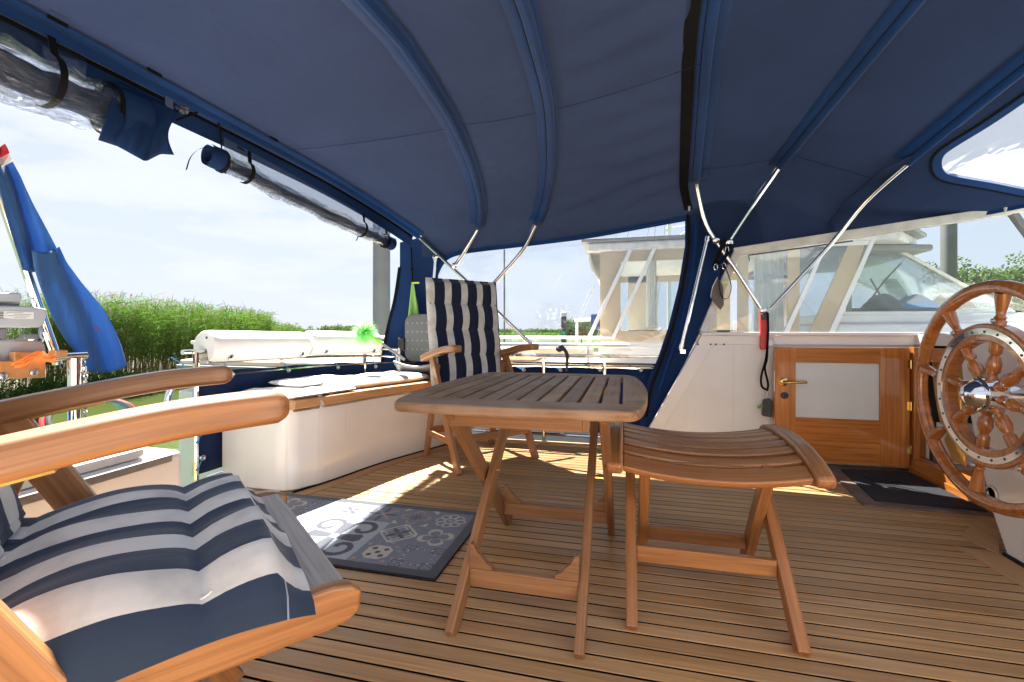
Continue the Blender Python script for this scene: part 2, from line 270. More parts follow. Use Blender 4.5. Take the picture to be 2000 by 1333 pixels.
# ------------------------------------------------------------------ mesh building
class MB:
    def __init__(s): s.v = []; s.f = []; s.g = []; s.uv = []; s.mi = []; s.cm = 0
    def add(s, vs, fs, gr=None, uv=None):
        b = len(s.v)
        for i, p in enumerate(vs):
            p = Vector(p); s.v.append(p); s.g.append(Vector(gr[i]) if gr else p.copy()); s.uv.append(uv[i] if uv else (0, 0))
        for f in fs: s.f.append([b+i for i in f]); s.mi.append(s.cm)
        return s
    def frame(s, o, ax, ay, az, sx, sy, sz, taper=1.0):
        vs = []; gr = []; off = random.random()*9
        for i in (0, 1):
            k = taper if i else 1.0
            for (a, b) in ((-1, -1), (1, -1), (1, 1), (-1, 1)):
                vs.append(o+ax*(sx*(i-.5))+ay*(a*sy/2*k)+az*(b*sz/2*k)); gr.append((sx*i+off, a*sy/2, b*sz/2))
        return s.add(vs, [(3, 2, 1, 0), (4, 5, 6, 7), (0, 1, 5, 4), (1, 2, 6, 5), (2, 3, 7, 6), (3, 0, 4, 7)], gr)
    def box(s, c, d, grain=0, rz=0):
        c = Vector(c); ax = [Vector((1, 0, 0)), Vector((0, 1, 0)), Vector((0, 0, 1))]
        if rz:
            q = Matrix.Rotation(rz, 3, 'Z'); ax = [q @ a for a in ax]
        o = [grain, (grain+1) % 3, (grain+2) % 3]
        return s.frame(c, ax[o[0]], ax[o[1]], ax[o[2]], d[o[0]], d[o[1]], d[o[2]])
    def beam(s, p0, p1, w, t, side=None, taper=1.0):
        p0 = Vector(p0); p1 = Vector(p1); d = (p1-p0); l = d.length; d.normalize()
        side = Vector(side) if side else (Vector((0, 0, 1)).cross(d) if abs(d.z) < .95 else Vector((1, 0, 0)))
        side = (side-d*side.dot(d)).normalized(); up = d.cross(side)
        return s.frame((p0+p1)/2, d, side, up, l, w, t, taper)
    def tube(s, pts, r, n=8, closed=False, rf=None):
        pts = [Vector(p) for p in pts]; m = len(pts); vs = []; gr = []; fs = []; acc = 0; pu = None
        for i, p in enumerate(pts):
            if closed: t = pts[(i+1) % m]-pts[i-1]
            else: t = pts[min(i+1, m-1)]-pts[max(i-1, 0)]
            t.normalize()
            if pu is None:
                pu = t.orthogonal().normalized()
            pu = (pu-t*pu.dot(t)); pu = pu.normalized() if pu.length > 1e-6 else t.orthogonal().normalized()
            q = t.cross(pu); rr = rf(i/(m-1)) if rf else r
            if i: acc += (p-pts[i-1]).length
            for k in range(n):
                a = 2*math.pi*k/n; e = pu*math.cos(a)+q*math.sin(a); vs.append(p+e*rr); gr.append((acc, math.cos(a)*rr, math.sin(a)*rr))
        for i in range(m if closed else m-1):
            for k in range(n):
                a = i*n+k; b = i*n+(k+1) % n; j = ((i+1) % m)*n; fs.append((a, b, j+(k+1) % n, j+k))
        if not closed: fs.append(tuple(reversed(range(n)))); fs.append(tuple(range((m-1)*n, m*n)))
        return s.add(vs, fs, gr)
    def lathe(s, prof, n, o, ax, cap=True):
        o = Vector(o); ax = Vector(ax).normalized(); u = ax.orthogonal().normalized(); w_ = ax.cross(u); vs = []; gr = []; fs = []
        for r, h in prof:
            for k in range(n):
                a = 2*math.pi*k/n; vs.append(o+ax*h+u*(r*math.cos(a))+w_*(r*math.sin(a))); gr.append((h, r*math.cos(a), r*math.sin(a)))
        for i in range(len(prof)-1):
            for k in range(n):
                k2 = (k+1) % n; fs.append((i*n+k, i*n+k2, (i+1)*n+k2, (i+1)*n+k))
        if cap: fs.append(tuple(reversed(range(n)))); fs.append(tuple(range((len(prof)-1)*n, len(prof)*n)))
        return s.add(vs, fs, gr)
    def prism(s, pts, ext, grain=None):
        pts = [Vector(p) for p in pts]; ext = Vector(ext); n = len(pts)
        nrm = Vector((0, 0, 0))
        for i in range(n): nrm += pts[i].cross(pts[(i+1) % n])
        if nrm.dot(ext) > 0: pts.reverse()
        vs = pts+[p+ext for p in pts]
        fs = [tuple(range(n)), tuple(reversed(range(n, 2*n)))]+[((i+1) % n, i, n+i, n+(i+1) % n) for i in range(n)]
        gr = None
        if grain:
            g = Vector(grain).normalized(); a = g.orthogonal().normalized(); b = g.cross(a); gr = [(p.dot(g), p.dot(a), p.dot(b)) for p in vs]
        return s.add(vs, fs, gr)
    def grid(s, fn, nu, nv, uvfn=None, closeu=False):
        vs = []; uv = []
        for i in range(nu):
            for j in range(nv):
                a = i/(nu-1) if not closeu else i/nu; b = j/(nv-1); vs.append(Vector(fn(a, b))); uv.append(uvfn(a, b) if uvfn else (a, b))
        fs = []
        for i in range(nu if closeu else nu-1):
            for j in range(nv-1):
                i2 = (i+1) % nu; fs.append((i*nv+j, i2*nv+j, i2*nv+j+1, i*nv+j+1))
        return s.add(vs, fs, None, uv)
    def ribbon(s, pts, wvec, thick, nrm=None):
        """flat strap of width wvec (Vector or list) along pts"""
        pts = [Vector(p) for p in pts]; m = len(pts); vs = []; gr = []; fs = []; acc = 0
        for i, p in enumerate(pts):
            t = (pts[min(i+1, m-1)]-pts[max(i-1, 0)]).normalized(); wv = Vector(wvec[i] if isinstance(wvec, list) else wvec)
            nn = t.cross(wv).normalized()*thick/2
            if i: acc += (p-pts[i-1]).length
            vs += [p-wv/2-nn, p+wv/2-nn, p+wv/2+nn, p-wv/2+nn]; gr += [(acc, 0, 0), (acc, wv.length, 0), (acc, wv.length, thick), (acc, 0, thick)]
        for i in range(m-1):
            for k in range(4): fs.append((i*4+k, i*4+(k+1) % 4, i*4+4+(k+1) % 4, i*4+4+k))
        fs.append((3, 2, 1, 0)); fs.append(((m-1)*4, (m-1)*4+1, (m-1)*4+2, (m-1)*4+3))
        return s.add(vs, fs, gr)
    def mesh(s, name, mats, org=Vector((0, 0, 0)), smooth=False, uv=False):
        me = bpy.data.meshes.new(name); me.from_pydata([tuple(p-org) for p in s.v], [], s.f)
        for m in (mats if isinstance(mats, (list, tuple)) else [mats]): me.materials.append(M[m] if isinstance(m, str) else m)
        a = me.attributes.new('gr', 'FLOAT_VECTOR', 'POINT'); a.data.foreach_set('vector', np.array([tuple(g) for g in s.g], dtype=np.float32).ravel())
        if uv:
            ul = me.uv_layers.new(name='UVMap'); li = np.empty(len(me.loops), dtype=np.int32); me.loops.foreach_get('vertex_index', li)
            ul.data.foreach_set('uv', np.array(s.uv, dtype=np.float32)[li].ravel())
        me.polygons.foreach_set('material_index', np.array(s.mi, dtype=np.int32))
        bm = bmesh.new(); bm.from_mesh(me); bmesh.ops.recalc_face_normals(bm, faces=bm.faces)
        if smooth:
            ang = R(smooth if smooth is not True else 40)
            for f in bm.faces: f.smooth = True
            for e in bm.edges:
                if len(e.link_faces) == 2 and e.calc_face_angle(0) > ang: e.smooth = False
        bm.to_mesh(me); bm.free(); me.update()
        return me
    def build(s, name, mats, parent=None, smooth=False, bevel=0, local=False, uv=False, label=None, solid=0, seg=2, cat=None, group=None, kind=None):
        if parent is None:
            org = Vector((sum(p.x for p in s.v)/len(s.v), sum(p.y for p in s.v)/len(s.v), min(p.z for p in s.v)))
        elif local: org = Vector((0, 0, 0))
        else: org = ORG[parent.name]
        me = s.mesh(name, mats, org, smooth, uv)
        o = bpy.data.objects.new(name, me); col.objects.link(o)
        if parent: o.parent = parent; ORG[o.name] = org
        else: o.location = org; ORG[o.name] = org
        if bevel:
            md = o.modifiers.new('bevel', 'BEVEL'); md.width = bevel; md.segments = seg; md.limit_method = 'ANGLE'; md.angle_limit = R(35)
        if solid:
            md = o.modifiers.new('solid', 'SOLIDIFY'); md.thickness = solid; md.offset = 0
        tag(o, label, cat, group, kind)
        return o
ORG = {}
def tag(o, label=None, cat=None, group=None, kind=None):
    if label: o['label'] = label
    if cat: o['category'] = cat
    if group: o['group'] = group
    if kind: o['kind'] = kind
    return o
def thing(name, label, cat, loc, rz=0, group=None):
    o = bpy.data.objects.new(name, None); col.objects.link(o); o.location = loc; o.rotation_euler = (0, 0, rz); o.empty_display_size = .1
    ORG[o.name] = Vector(loc); return tag(o, label, cat, group)
def copy_tree(o, parent=None):
    c = o.copy(); col.objects.link(c); c.parent = parent
    for ch in list(o.children): copy_tree(ch, c)
    return c
def cat(pts, n=6, closed=False):
    """smooth curve through points"""
    pts = [Vector(p) for p in pts]; m = len(pts); out = []
    rng = m if closed else m-1
    for i in range(rng):
        if closed: a, b, c, d = pts[i-1], pts[i], pts[(i+1) % m], pts[(i+2) % m]
        else: a, b, c, d = pts[max(i-1, 0)], pts[i], pts[i+1], pts[min(i+2, m-1)]
        for k in range(n):
            t = k/n; out.append(.5*((2*b)+(c-a)*t+(2*a-5*b+4*c-d)*t*t+(3*b-a-3*c+d)*t**3))
    if not closed: out.append(pts[-1].copy())
    return out
def lerpl(x, xs, ys):
    return float(np.interp(x, xs, ys))
# ================================================================== SETTING: water, banks, far land
WATER = -1.25
b = MB(); b.add([(-900, -300, WATER), (900, -300, WATER), (900, 2500, WATER), (-900, 2500, WATER)], [(0, 1, 2, 3)])
m, nt, bs = newmat('water'); L = nt.links.new
bs.inputs['Base Color'].default_value = (.055, .075, .022, 1); bs.inputs['Roughness'].default_value = .06; bs.inputs['Specular IOR Level'].default_value = .5
tc = N(nt, 'ShaderNodeTexCoord'); mpw = N(nt, 'ShaderNodeMapping'); mpw.inputs['Scale'].default_value = (1, 1.6, 1); L(tc.outputs['Object'], mpw.inputs[0])
nz = N(nt, 'ShaderNodeTexNoise'); nz.inputs['Scale'].default_value = 5; nz.inputs['Detail'].default_value = 5; L(mpw.outputs[0], nz.inputs[0])
bp = N(nt, 'ShaderNodeBump'); bp.inputs['Strength'].default_value = .35; bp.inputs['Distance'].default_value = .05; L(nz.outputs[0], bp.inputs['Height']); L(bp.outputs[0], bs.inputs['Normal'])
b.build('water', 'water', kind='structure', label='calm green river water around the boats')
plain('meadow', (.09, .13, .035), .95, var=.35, vscale=.05, bump=.6, bscale=2)
# bank outline in camera coordinates (xc, zc)
BANK = [(-34, 9), (-22, 12), (-14.5, 13.6), (-12.6, 15), (-13.2, 20), (-15.2, 28), (-20.5, 40), (-31, 66), (-60, 130), (-120, 270), (-150, 420)]
bw = [camxy(*p) for p in BANK]
b = MB(); vs = [(x, y, WATER-.3) for x, y in bw]+[(x, y, WATER+.18) for x, y in [camxy(a-.5, c+.3) for a, c in BANK]]+[(x, y, WATER+.3) for x, y in [camxy(a-900, c+200) for a, c in BANK]]
n = len(bw); fs = []
for k in range(2):
    for i in range(n-1): fs.append((k*n+i, k*n+i+1, (k+1)*n+i+1, (k+1)*n+i))
b.add(vs, fs); b.build('river_bank', 'mud', kind='structure', label='muddy river bank under the reeds')
b = MB(); pts = []
fr = [(-150, 420), (-40, 330), (0, 150), (25, 118), (90, 100), (400, 90)]
vs = [(*camxy(*p), WATER-.2) for p in fr]+[(*camxy(p[0], p[1]+2), WATER+.55) for p in fr]+[(*camxy(p[0]*5, 2600), WATER+.9) for p in fr]
n = len(fr); fs = []
for k in range(2):
    for i in range(n-1): fs.append((k*n+i, k*n+i+1, (k+1)*n+i+1, (k+1)*n+i))
b.add(vs, fs); b.build('meadow', 'meadow', kind='structure', label='flat green land beyond the river')
def leaves_obj(name, mat, V, F, tone, **k):
    me = bpy.data.meshes.new(name); me.from_pydata(V, [], F); me.materials.append(M[mat])
    a = me.attributes.new('tone', 'FLOAT', 'POINT'); a.data.foreach_set('value', np.array(tone, dtype=np.float32))
    o = bpy.data.objects.new(name, me); col.objects.link(o); par = k.pop('parent', None)
    if par: o.parent = par
    tag(o, **k); return o
def blade(V, F, T, p, d, length, width, droop, tone, nseg=3):
    """one leaf: from p in direction d bending down"""
    side = d.cross(Vector((0, 0, 1)));
    if side.length < 1e-3: side = Vector((1, 0, 0))
    side.normalize(); rot = random.uniform(0, math.pi); side = side*math.cos(rot)+d.cross(side)*math.sin(rot)
    b0 = len(V); q = p.copy(); dd = d.copy()
    for i in range(nseg+1):
        ww = width*(1-(i/nseg)**1.5)
        if i == nseg: V.append(tuple(q)); T.append(tone)
        else: V.append(tuple(q-side*ww/2)); V.append(tuple(q+side*ww/2)); T.append(tone*.9); T.append(tone)
        dd = (dd+Vector((0, 0, -droop/nseg))).normalized(); q = q+dd*(length/nseg)
    for i in range(nseg-1): a = b0+2*i; F.append((a, a+1, a+3, a+2))
    a = b0+2*(nseg-1); F.append((a, a+1, a+2))
def bankpt(t):
    i = min(int(t), len(BANK)-2); k = t-i; a, c = BANK[i], BANK[i+1]; return a[0]+(c[0]-a[0])*k, a[1]+(c[1]-a[1])*k
V, F, T = [], [], []; VS, FS, TS = [], [], []; VP, FP, TP = [], [], []
wind = Vector((*camxy(.9, -.1), 0)).normalized()
def reed(xc, zc, h, nl, lw):
    x, y = camxy(xc, zc); base = Vector((x, y, WATER+.1)); lean = wind*random.uniform(.02, .16)+Vector((random.uniform(-.05, .05), random.uniform(-.05, .05), 0))
    def at(t): return base+Vector((0, 0, h*t))+lean*(h*t*t)
    k = random.random(); b0 = len(VS)
    for t in (0, .5, 1):
        p = at(t); sx = Vector((CA, SA, 0))*(.006*(1-t*.6)*lw); VS.append(tuple(p-sx)); VS.append(tuple(p+sx)); TS.extend([k, k])
    FS.append((b0, b0+1, b0+3, b0+2)); FS.append((b0+2, b0+3, b0+5, b0+4))
    for i in range(nl):
        t = random.uniform(.22, 1)**.75; p = at(t); a = random.uniform(0, 6.28)
        d = (Vector((math.cos(a)*.8, math.sin(a)*.8, random.uniform(.55, 1.2)))+wind*.55).normalized()
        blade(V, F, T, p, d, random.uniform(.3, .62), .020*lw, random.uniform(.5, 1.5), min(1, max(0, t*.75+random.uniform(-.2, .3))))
    if random.random() < .13:
        p = at(1.0)
        for i in range(6):
            d = (Vector((random.uniform(-.5, .5), random.uniform(-.5, .5), random.uniform(.6, 1.4)))+wind*.7).normalized(); blade(VP, FP, TP, p+Vector((0, 0, .02*i)), d, random.uniform(.12, .24), .016*lw, .9, random.random(), 2)
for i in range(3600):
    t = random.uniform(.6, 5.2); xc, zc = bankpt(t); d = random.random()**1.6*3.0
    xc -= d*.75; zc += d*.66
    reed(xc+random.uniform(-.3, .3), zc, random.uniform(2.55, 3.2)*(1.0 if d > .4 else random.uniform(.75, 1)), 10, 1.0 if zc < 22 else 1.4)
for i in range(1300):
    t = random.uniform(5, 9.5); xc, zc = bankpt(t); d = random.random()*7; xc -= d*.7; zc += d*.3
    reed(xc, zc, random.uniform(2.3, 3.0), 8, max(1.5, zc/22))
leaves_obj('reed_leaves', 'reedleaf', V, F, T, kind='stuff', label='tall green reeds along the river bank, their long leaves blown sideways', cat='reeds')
leaves_obj('reed_stalks', 'reedstem', VS, FS, TS, kind='stuff', label='yellowish stalks of the reeds standing in the river', cat='reeds')
leaves_obj('reed_plumes', 'plume', VP, FP, TP, kind='stuff', label='brown feathery plumes above the reeds', cat='reeds')
def leafcloud(V, F, T, c, rad, n, size, flat=1.0, tonebias=0):
    for i in range(n):
        d = Vector((random.gauss(0, 1), random.gauss(0, 1), random.gauss(0, 1))).normalized()*random.random()**.4
        p = Vector(c)+Vector((d.x*rad[0], d.y*rad[1], d.z*rad[2]))
        a = Vector((random.gauss(0, 1), random.gauss(0, 1), random.gauss(0, 1)*flat)).normalized(); e = a.orthogonal().normalized(); q = a.cross(e)
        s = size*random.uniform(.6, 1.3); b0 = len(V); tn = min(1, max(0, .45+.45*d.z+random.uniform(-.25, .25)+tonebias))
        V += [tuple(p-e*s), tuple(p+q*s*.5), tuple(p+e*s), tuple(p-q*s*.5)]; T += [tn]*4; F.append((b0, b0+1, b0+2, b0+3))
V, F, T = [], [], []
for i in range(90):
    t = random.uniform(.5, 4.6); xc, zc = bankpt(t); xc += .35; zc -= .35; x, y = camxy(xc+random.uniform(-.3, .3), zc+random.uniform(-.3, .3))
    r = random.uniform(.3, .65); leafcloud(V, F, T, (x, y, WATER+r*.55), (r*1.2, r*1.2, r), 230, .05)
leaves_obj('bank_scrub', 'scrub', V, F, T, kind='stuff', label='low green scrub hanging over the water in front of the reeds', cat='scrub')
# far reed beds and woods
V, F, T = [], [], []
for i in range(2600):
    k = random.random(); xc = -40+170*k; zc = lerpl(xc, [p[0] for p in fr], [p[1] for p in fr])+random.random()*25+2; x, y = camxy(xc, zc)
    leafcloud(V, F, T, (x, y, WATER+1.0), (1.2, 1.2, .9), 7, .28, 1, .15)
leaves_obj('far_reeds', 'reedleaf', V, F, T, kind='stuff', label='distant strip of pale green reeds across the river', cat='reeds')
V, F, T = [], [], []
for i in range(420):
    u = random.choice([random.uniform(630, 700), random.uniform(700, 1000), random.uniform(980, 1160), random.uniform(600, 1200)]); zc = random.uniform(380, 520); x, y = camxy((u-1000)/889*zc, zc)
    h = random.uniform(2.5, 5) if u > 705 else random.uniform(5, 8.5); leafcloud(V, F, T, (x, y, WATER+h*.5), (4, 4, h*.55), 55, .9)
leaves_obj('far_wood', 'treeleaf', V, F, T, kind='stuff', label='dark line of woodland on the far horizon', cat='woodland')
def tree(name, label, x, y, z, h, w, nl, size, seed, group=None):
    random.seed(seed); t = thing(name, label, 'tree', (x, y, z), group=group)
    tr = MB(); tr.tube(cat([(x, y, z), (x+.1, y, z+h*.3), (x-.05, y+.1, z+h*.7)], 4), .1, 8, rf=lambda k: h*.03*(1-.7*k))
    for i in range(7):
        a = i*2.4; tr.tube([(x, y, z+h*(.3+.05*i)), (x+math.cos(a)*w*.45, y+math.sin(a)*w*.45, z+h*(.5+.06*i))], .04, 6, rf=lambda k: h*.012*(1-.6*k))
    tr.build('trunk', 'bark', t, smooth=True)
    V, F, T = [], [], []
    for i in range(44):
        a = random.uniform(0, 6.28); rr = random.random()**.5*w*.46; zz = h*random.uniform(.3, .92); rr *= 1.15-abs(zz/h-.55)*1.1
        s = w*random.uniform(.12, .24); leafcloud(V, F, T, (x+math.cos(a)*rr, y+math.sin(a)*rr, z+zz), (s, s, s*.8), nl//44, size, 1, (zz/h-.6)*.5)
    V = [(p[0]-x, p[1]-y, p[2]-z) for p in V]
    leaves_obj('crown', 'treeleaf', V, F, T, parent=t); random.seed(seed+1)
for i, (u, zc, h, wd, lb) in enumerate([(1935, 30, 6.4, 6.5, 'broad leafy tree behind the neighbouring boat, its top seen through the front window'), (2040, 33, 5.9, 7, 'bushy green tree at the edge of the clump beyond the steering wheel'), (1872, 36, 4.2, 4, 'small yellowish tree beside the mooring pile beyond the wheelhouse'), (1135, 70, 3.4, 6, 'rounded green bush on the far bank beside the dark post')]):
    x, y = camxy((u-1000)/889*zc, zc); tree('tree' if i < 3 else 'bush', lb, x, y, WATER+.3, h, wd, 15000 if i < 3 else 3500, .14 if i < 3 else .2, 40+i)
# mooring piles
def pile(u, zc, top, r, mat, label, capm=None, sign=False):
    x, y = camxy((u-1000)/889*zc, zc); t = thing('mooring_pile', label, 'mooring pile', (x, y, WATER-1))
    b = MB(); b.lathe([(r, 0), (r, top-.02), (r*.97, top)], 20, (x, y, WATER-1), (0, 0, 1)); b.build('shaft', mat, t, smooth=35)
    if capm: b = MB(); b.lathe([(r*1.03, 0), (r*1.03, .35), (r*.5, .5)], 20, (x, y, WATER-1+top), (0, 0, 1)); b.build('cap', capm, t, smooth=35)
    if sign: b = MB(); b.box((x+r*.3, y-r-.03, WATER+top*.4), (.35, .04, .6)); b.build('marker_plate', 'greensign', t)
pile(745, 11.5, 6.2, .215, 'pile', 'tall grey steel mooring pile beside the furled aft curtain')
pile(1101, 40, 4.35, .25, 'piledark', 'slim dark navigation post with a green plate and white cap', 'nwhite', True)
pile(1853, 18, 9.2, .25, 'piledark', 'tall dark mooring pile rising behind the neighbouring wheelhouse roof')
# ================================================================== OWN BOAT: deck
PITCH = .0519; DY0 = -1.0
hb = MB(); out = [(-2.02, y) for y in (-.9, 0, 1, 1.9)]+[(-1.95, 2.5), (-1.82, 2.95), (-1.6, 3.16), (3.2, 3.2), (3.2, -1.0), (-1.8, -1.0)]
hb.prism([(x, y, -.0014) for x, y in out], (0, 0, -1.3)); deck = hb.build('deck', 'caulk', kind='structure', label='teak planked aft deck of the yacht with dark caulked seams')
dm = MB(); dm.box((0, 0, 0), (3.60, PITCH-.0080, .014)); pm = dm.mesh('plank', 'deck'); n = 0
for i in range(81):
    y = DY0+i*PITCH+.012
    if y > 3.1: break
    o = bpy.data.objects.new('plank', pm); col.objects.link(o); o.parent = deck; o.location = Vector((-.06, y, -.0065+random.uniform(-.0005, .0005)))-ORG[deck.name]
    md = o.modifiers.new('bevel', 'BEVEL'); md.width = .0008; md.segments = 1
# covering board at the far edge and margin board along the bench
b = MB(); b.box((.2, 3.125, .004), (3.6, .075, .016)); b.build('covering_board', 'bench', deck, bevel=.002)
BF = [Vector(p) for p in [(-1.548, 1.871, 0), (-1.478, 2.08, 0), (-1.385, 2.437, 0), (-1.2, 2.893, 0), (-1.13, 3.04, 0)]]
bf = cat(BF, 6)
b = MB(); b.ribbon([p+Vector((.035, -.01, .002)) for p in bf], Vector((.075, -.02, 0)), .006); b.build('margin_board', 'bench', deck)
b = MB(); b.ribbon([p+Vector((.002, -.001, .004)) for p in bf], Vector((.012, -.003, 0)), .012); b.build('margin_seam', 'caulk', deck)
# ================================================================== stern bench
bench = thing('stern_bench', 'white moulded stern bench with a teak top, curving along the rail', 'bench', (-1.6, 2.4, 0))
back = [Vector(p) for p in [(-1.97, 1.871, 0), (-1.95, 2.1, 0), (-1.9, 2.45, 0), (-1.75, 2.93, 0), (-1.6, 3.08, 0)]]
bk = cat(back, 6)
TOPZ = .405
gate = [Vector(q_) for q_ in ((-1.66, 1.872, 0), (-1.61, 1.876, 0), (-1.575, 1.892, 0), (-1.548, 1.922, 0), (-1.533, 1.965, 0))]
b = MB(); ring = gate+[q_ for q_ in bf if q_.y > 1.99]+list(reversed(bk)); b.prism([p+Vector((0, 0, .004)) for p in ring], (0, 0, TOPZ-.004)); b.build('box', 'gelcoat', bench, bevel=.012, smooth=40, seg=3)
b = MB(); off = Vector((.02, -.012, 0)); ring = [p+off for p in bf]+list(reversed(bk)); b.prism([p+Vector((0, 0, TOPZ+.001)) for p in ring], (0, 0, .045), grain=(.3, 1, 0)); b.build('teak_top', 'bench', bench, bevel=.006)
b = MB(); b.ribbon([p+Vector((.004, -.002, TOPZ-.006)) for p in bf], Vector((0, 0, .012)), .006); b.build('trim_strip', 'steel', bench)
# starboard locker left of the gate
lk = thing('stern_locker', 'low white locker beside the stern gate, behind the near armchair', 'locker', (-1.75, .4, 0))
b = MB(); b.prism([(-1.5, 1.27, .004), (-2.0, 1.30, .004), (-2.0, -.8, .004), (-1.42, -.8, .004)], (0, 0, .365)); b.build('box', 'gelcoat', lk, bevel=.02, seg=3)
b = MB(); b.prism([(-1.515, 1.15, .371), (-2.0, 1.26, .371), (-2.0, -.8, .371), (-1.44, -.8, .371)], (0, 0, .03)); b.build('lid', 'gelcoat', lk, bevel=.008)
b = MB(); b.beam((-1.494, 1.22, .352), (-1.424, -.7, .352), .012, .022); b.build('trim_strip', 'steel', lk)
# cushions on the bench
def pad(name, label, c, length, width, th, rz, fold=0, mat='white_cushion'):
    b = MB(); q = Matrix.Rotation(rz, 3, 'Z'); c = Vector(c); sd = random.random()*50
    def f(side):
        def g(a, bb):
            x = (a-.5)*length; y = (bb-.5)*width; e = max(0, 1-abs(2*a-1)**7)**.5*max(0, 1-abs(2*bb-1)**7)**.5
            nz = noise.noise(Vector((x*9+sd, y*9, side)))*.012+noise.noise(Vector((x*25+sd, y*25, side)))*.004
            h = th/2+side*(th/2*e)+(nz*e if side > 0 else 0)
            wob = noise.noise(Vector((x*5, sd, 0)))*.012
            return c+q @ Vector((x+noise.noise(Vector((y*8, sd, 3)))*.01, y+wob, h+fold*a*a))
        return g
    b.grid(f(1), 30, 18); b.grid(f(-1), 30, 18)
    return b.build(name, mat, smooth=True, label=label, cat='cushion')
# bench direction
def bpos(y, f=.5):
    a = np.interp(y, [p.y for p in bf], [p.x for p in bf]); c = np.interp(y, [p.y for p in bk], [p.x for p in bk]); return a+(c-a)*f
pad('seat_cushion', 'long white seat cushion draped on the teak bench under the grey plastic seat', (bpos(2.55, .42), 2.55, TOPZ+.046), .78, .36, .055, R(70))
pad('seat_cushion', 'flat folded white cushion with loose straps at the gate end of the bench', (bpos(2.07, .40), 2.07, TOPZ+.046), .44, .38, .035, R(76))
pad('seat_cushion', 'thin white cushion lapping over the folded one on the bench', (bpos(2.2, .55), 2.24, TOPZ+.083), .40, .26, .03, R(78))
b = MB()
for k in range(2):
    p = Vector((bpos(2.0, .02), 2.0+.09*k, TOPZ+.06)); b.ribbon(cat([p+Vector((-.05, 0, 0)), p, p+Vector((.03, .005, -.03)), p+Vector((.035, -.012, -.075))], 4), Vector((0, .03, 0)), .002)
b.build('cushion_strap', 'white_cushion', label='white tie straps hanging over the edge of the teak bench', cat='strap')
# ================================================================== rails
RP = cat([(-2.0, 1.69, .683), (-1.985, 2.0, .683), (-1.915, 2.5, .675), (-1.78, 2.93, .66), (-1.6, 3.1, .645), (-1.35, 3.155, .63), (-.6, 3.16, .615), (.55, 3.16, .615)], 8)
rail = thing('guard_rail', 'polished stainless guard rail running round the stern and along the far side', 'rail', (-1.2, 3.1, 0))
b = MB(); b.tube(RP, .0125, 10); b.build('top_tube', 'chrome', rail, smooth=True)
b = MB(); b.tube([p+Vector((0, .004, -.055)) for p in RP[4:]], .009, 8); b.build('middle_tube', 'chrome', rail, smooth=True)
b = MB(); b.tube([p+Vector((0, .0, -p.z+.06)) for p in RP[4:]], .0105, 8); b.build('lower_tube', 'chrome', rail, smooth=True)
b = MB(); b.tube([p+Vector((0, .0, -p.z+.56-.02*i/len(RP))) for i, p in enumerate(RP[2:])], .006, 8); b.build('lacing_rod', 'chrome', rail, smooth=True)
for p in (Vector((-1.985, 1.745, .68)), Vector((-1.80, 2.90, .66)), Vector((-1.64, 3.08, .645)), atY(1062, 700, 3.16), atY(1180, 700, 3.16), Vector((.3, 3.16, .61))):
    b = MB(); b.tube([(p.x, p.y, -.02), (p.x, p.y, p.z)], .0135, 10); b.lathe([(.03, 0), (.03, .008), (.016, .012)], 12, (p.x, p.y, .0), (0, 0, 1)); b.build('stanchion', 'chrome', rail, smooth=35)
# weather cloths
wc = thing('weather_cloth', 'navy weather cloth laced under the stern rail behind the bench', 'weather cloth', (-1.9, 2.4, .1))
stern = [p for p in RP if p.x < -1.5 and p.y > 1.72]
b = MB(); b.grid(lambda a, bb: (lambda p: Vector((p.x-.004+.006*math.sin(a*21+bb*3), p.y+.006*math.sin(a*17), .09+(lerpl(a, [0, 1], [.585, .55])-.09)*bb+.004*math.sin(a*40)*bb)))(stern[min(len(stern)-1, int(a*(len(stern)-1)+.5))]), len(stern), 8); b.build('cloth', 'cloth_navy', wc, smooth=True, solid=.003)
def eyelets(wc, pts, nrm):
    for p in pts:
        e = MB(); e.lathe([(.014, 0), (.014, .003), (.010, .006), (.006, .004)], 12, p, nrm); e.build('eyelet', 'brass' if random.random() < .0 else 'steel', wc, smooth=35)
ep = [stern[int(k*(len(stern)-1))]+Vector((.012, -.006, -.125-.01*k)) for k in (.02, .17, .33, .5, .68, .86)]
eyelets(wc, ep, (1, -.3, 0)); eyelets(wc, [Vector((-1.98, 1.775, .30)), Vector((-1.98, 1.775, .17))], (1, -.3, 0))
for i, p in enumerate(ep):
    q = p+Vector((-.012, -.10, .105)); b = MB(); b.tube(cat([p, (p+q)/2+Vector((.006, 0, .012)), q], 4), .0026, 5); b.build('lacing_cord', 'cord', wc, smooth=True)
for z in (.30, .17): b = MB(); b.tube(cat([(-1.975, 1.775, z), (-1.975, 1.755, z-.03), (-1.965, 1.738, z-.05), (-1.97, 1.73, z-.045)], 4), .0026, 5); b.build('lacing_cord', 'cord', wc, smooth=True)
wp = thing('weather_cloth', 'navy weather cloth with brass eyelets along the far side rail behind the table', 'weather cloth', (-.4, 3.17, .1))
b = MB(); b.grid(lambda a, bb: Vector((-1.45+a*2.1, 3.175+.006*math.sin(a*23+bb*2), .085+.445*bb+.003*math.sin(a*50)*bb)), 60, 8); b.build('cloth', 'cloth_navy', wp, smooth=True, solid=.003)
pp = [atY(u, 723, 3.168) for u in (860, 925, 1023, 1095, 1172, 1252)]; eyelets(wp, pp, (0, -1, 0))
eyelets(wp, [atY(u, 841, 3.168) for u in (1097, 1180)], (0, -1, 0))
for p in pp: b = MB(); b.tube(cat([p+Vector((0, -.008, 0)), p+Vector((-.08, -.01, .03)), p+Vector((-.17, 0, .045))], 4), .0024, 5); b.build('lacing_cord', 'cord', wp, smooth=True)
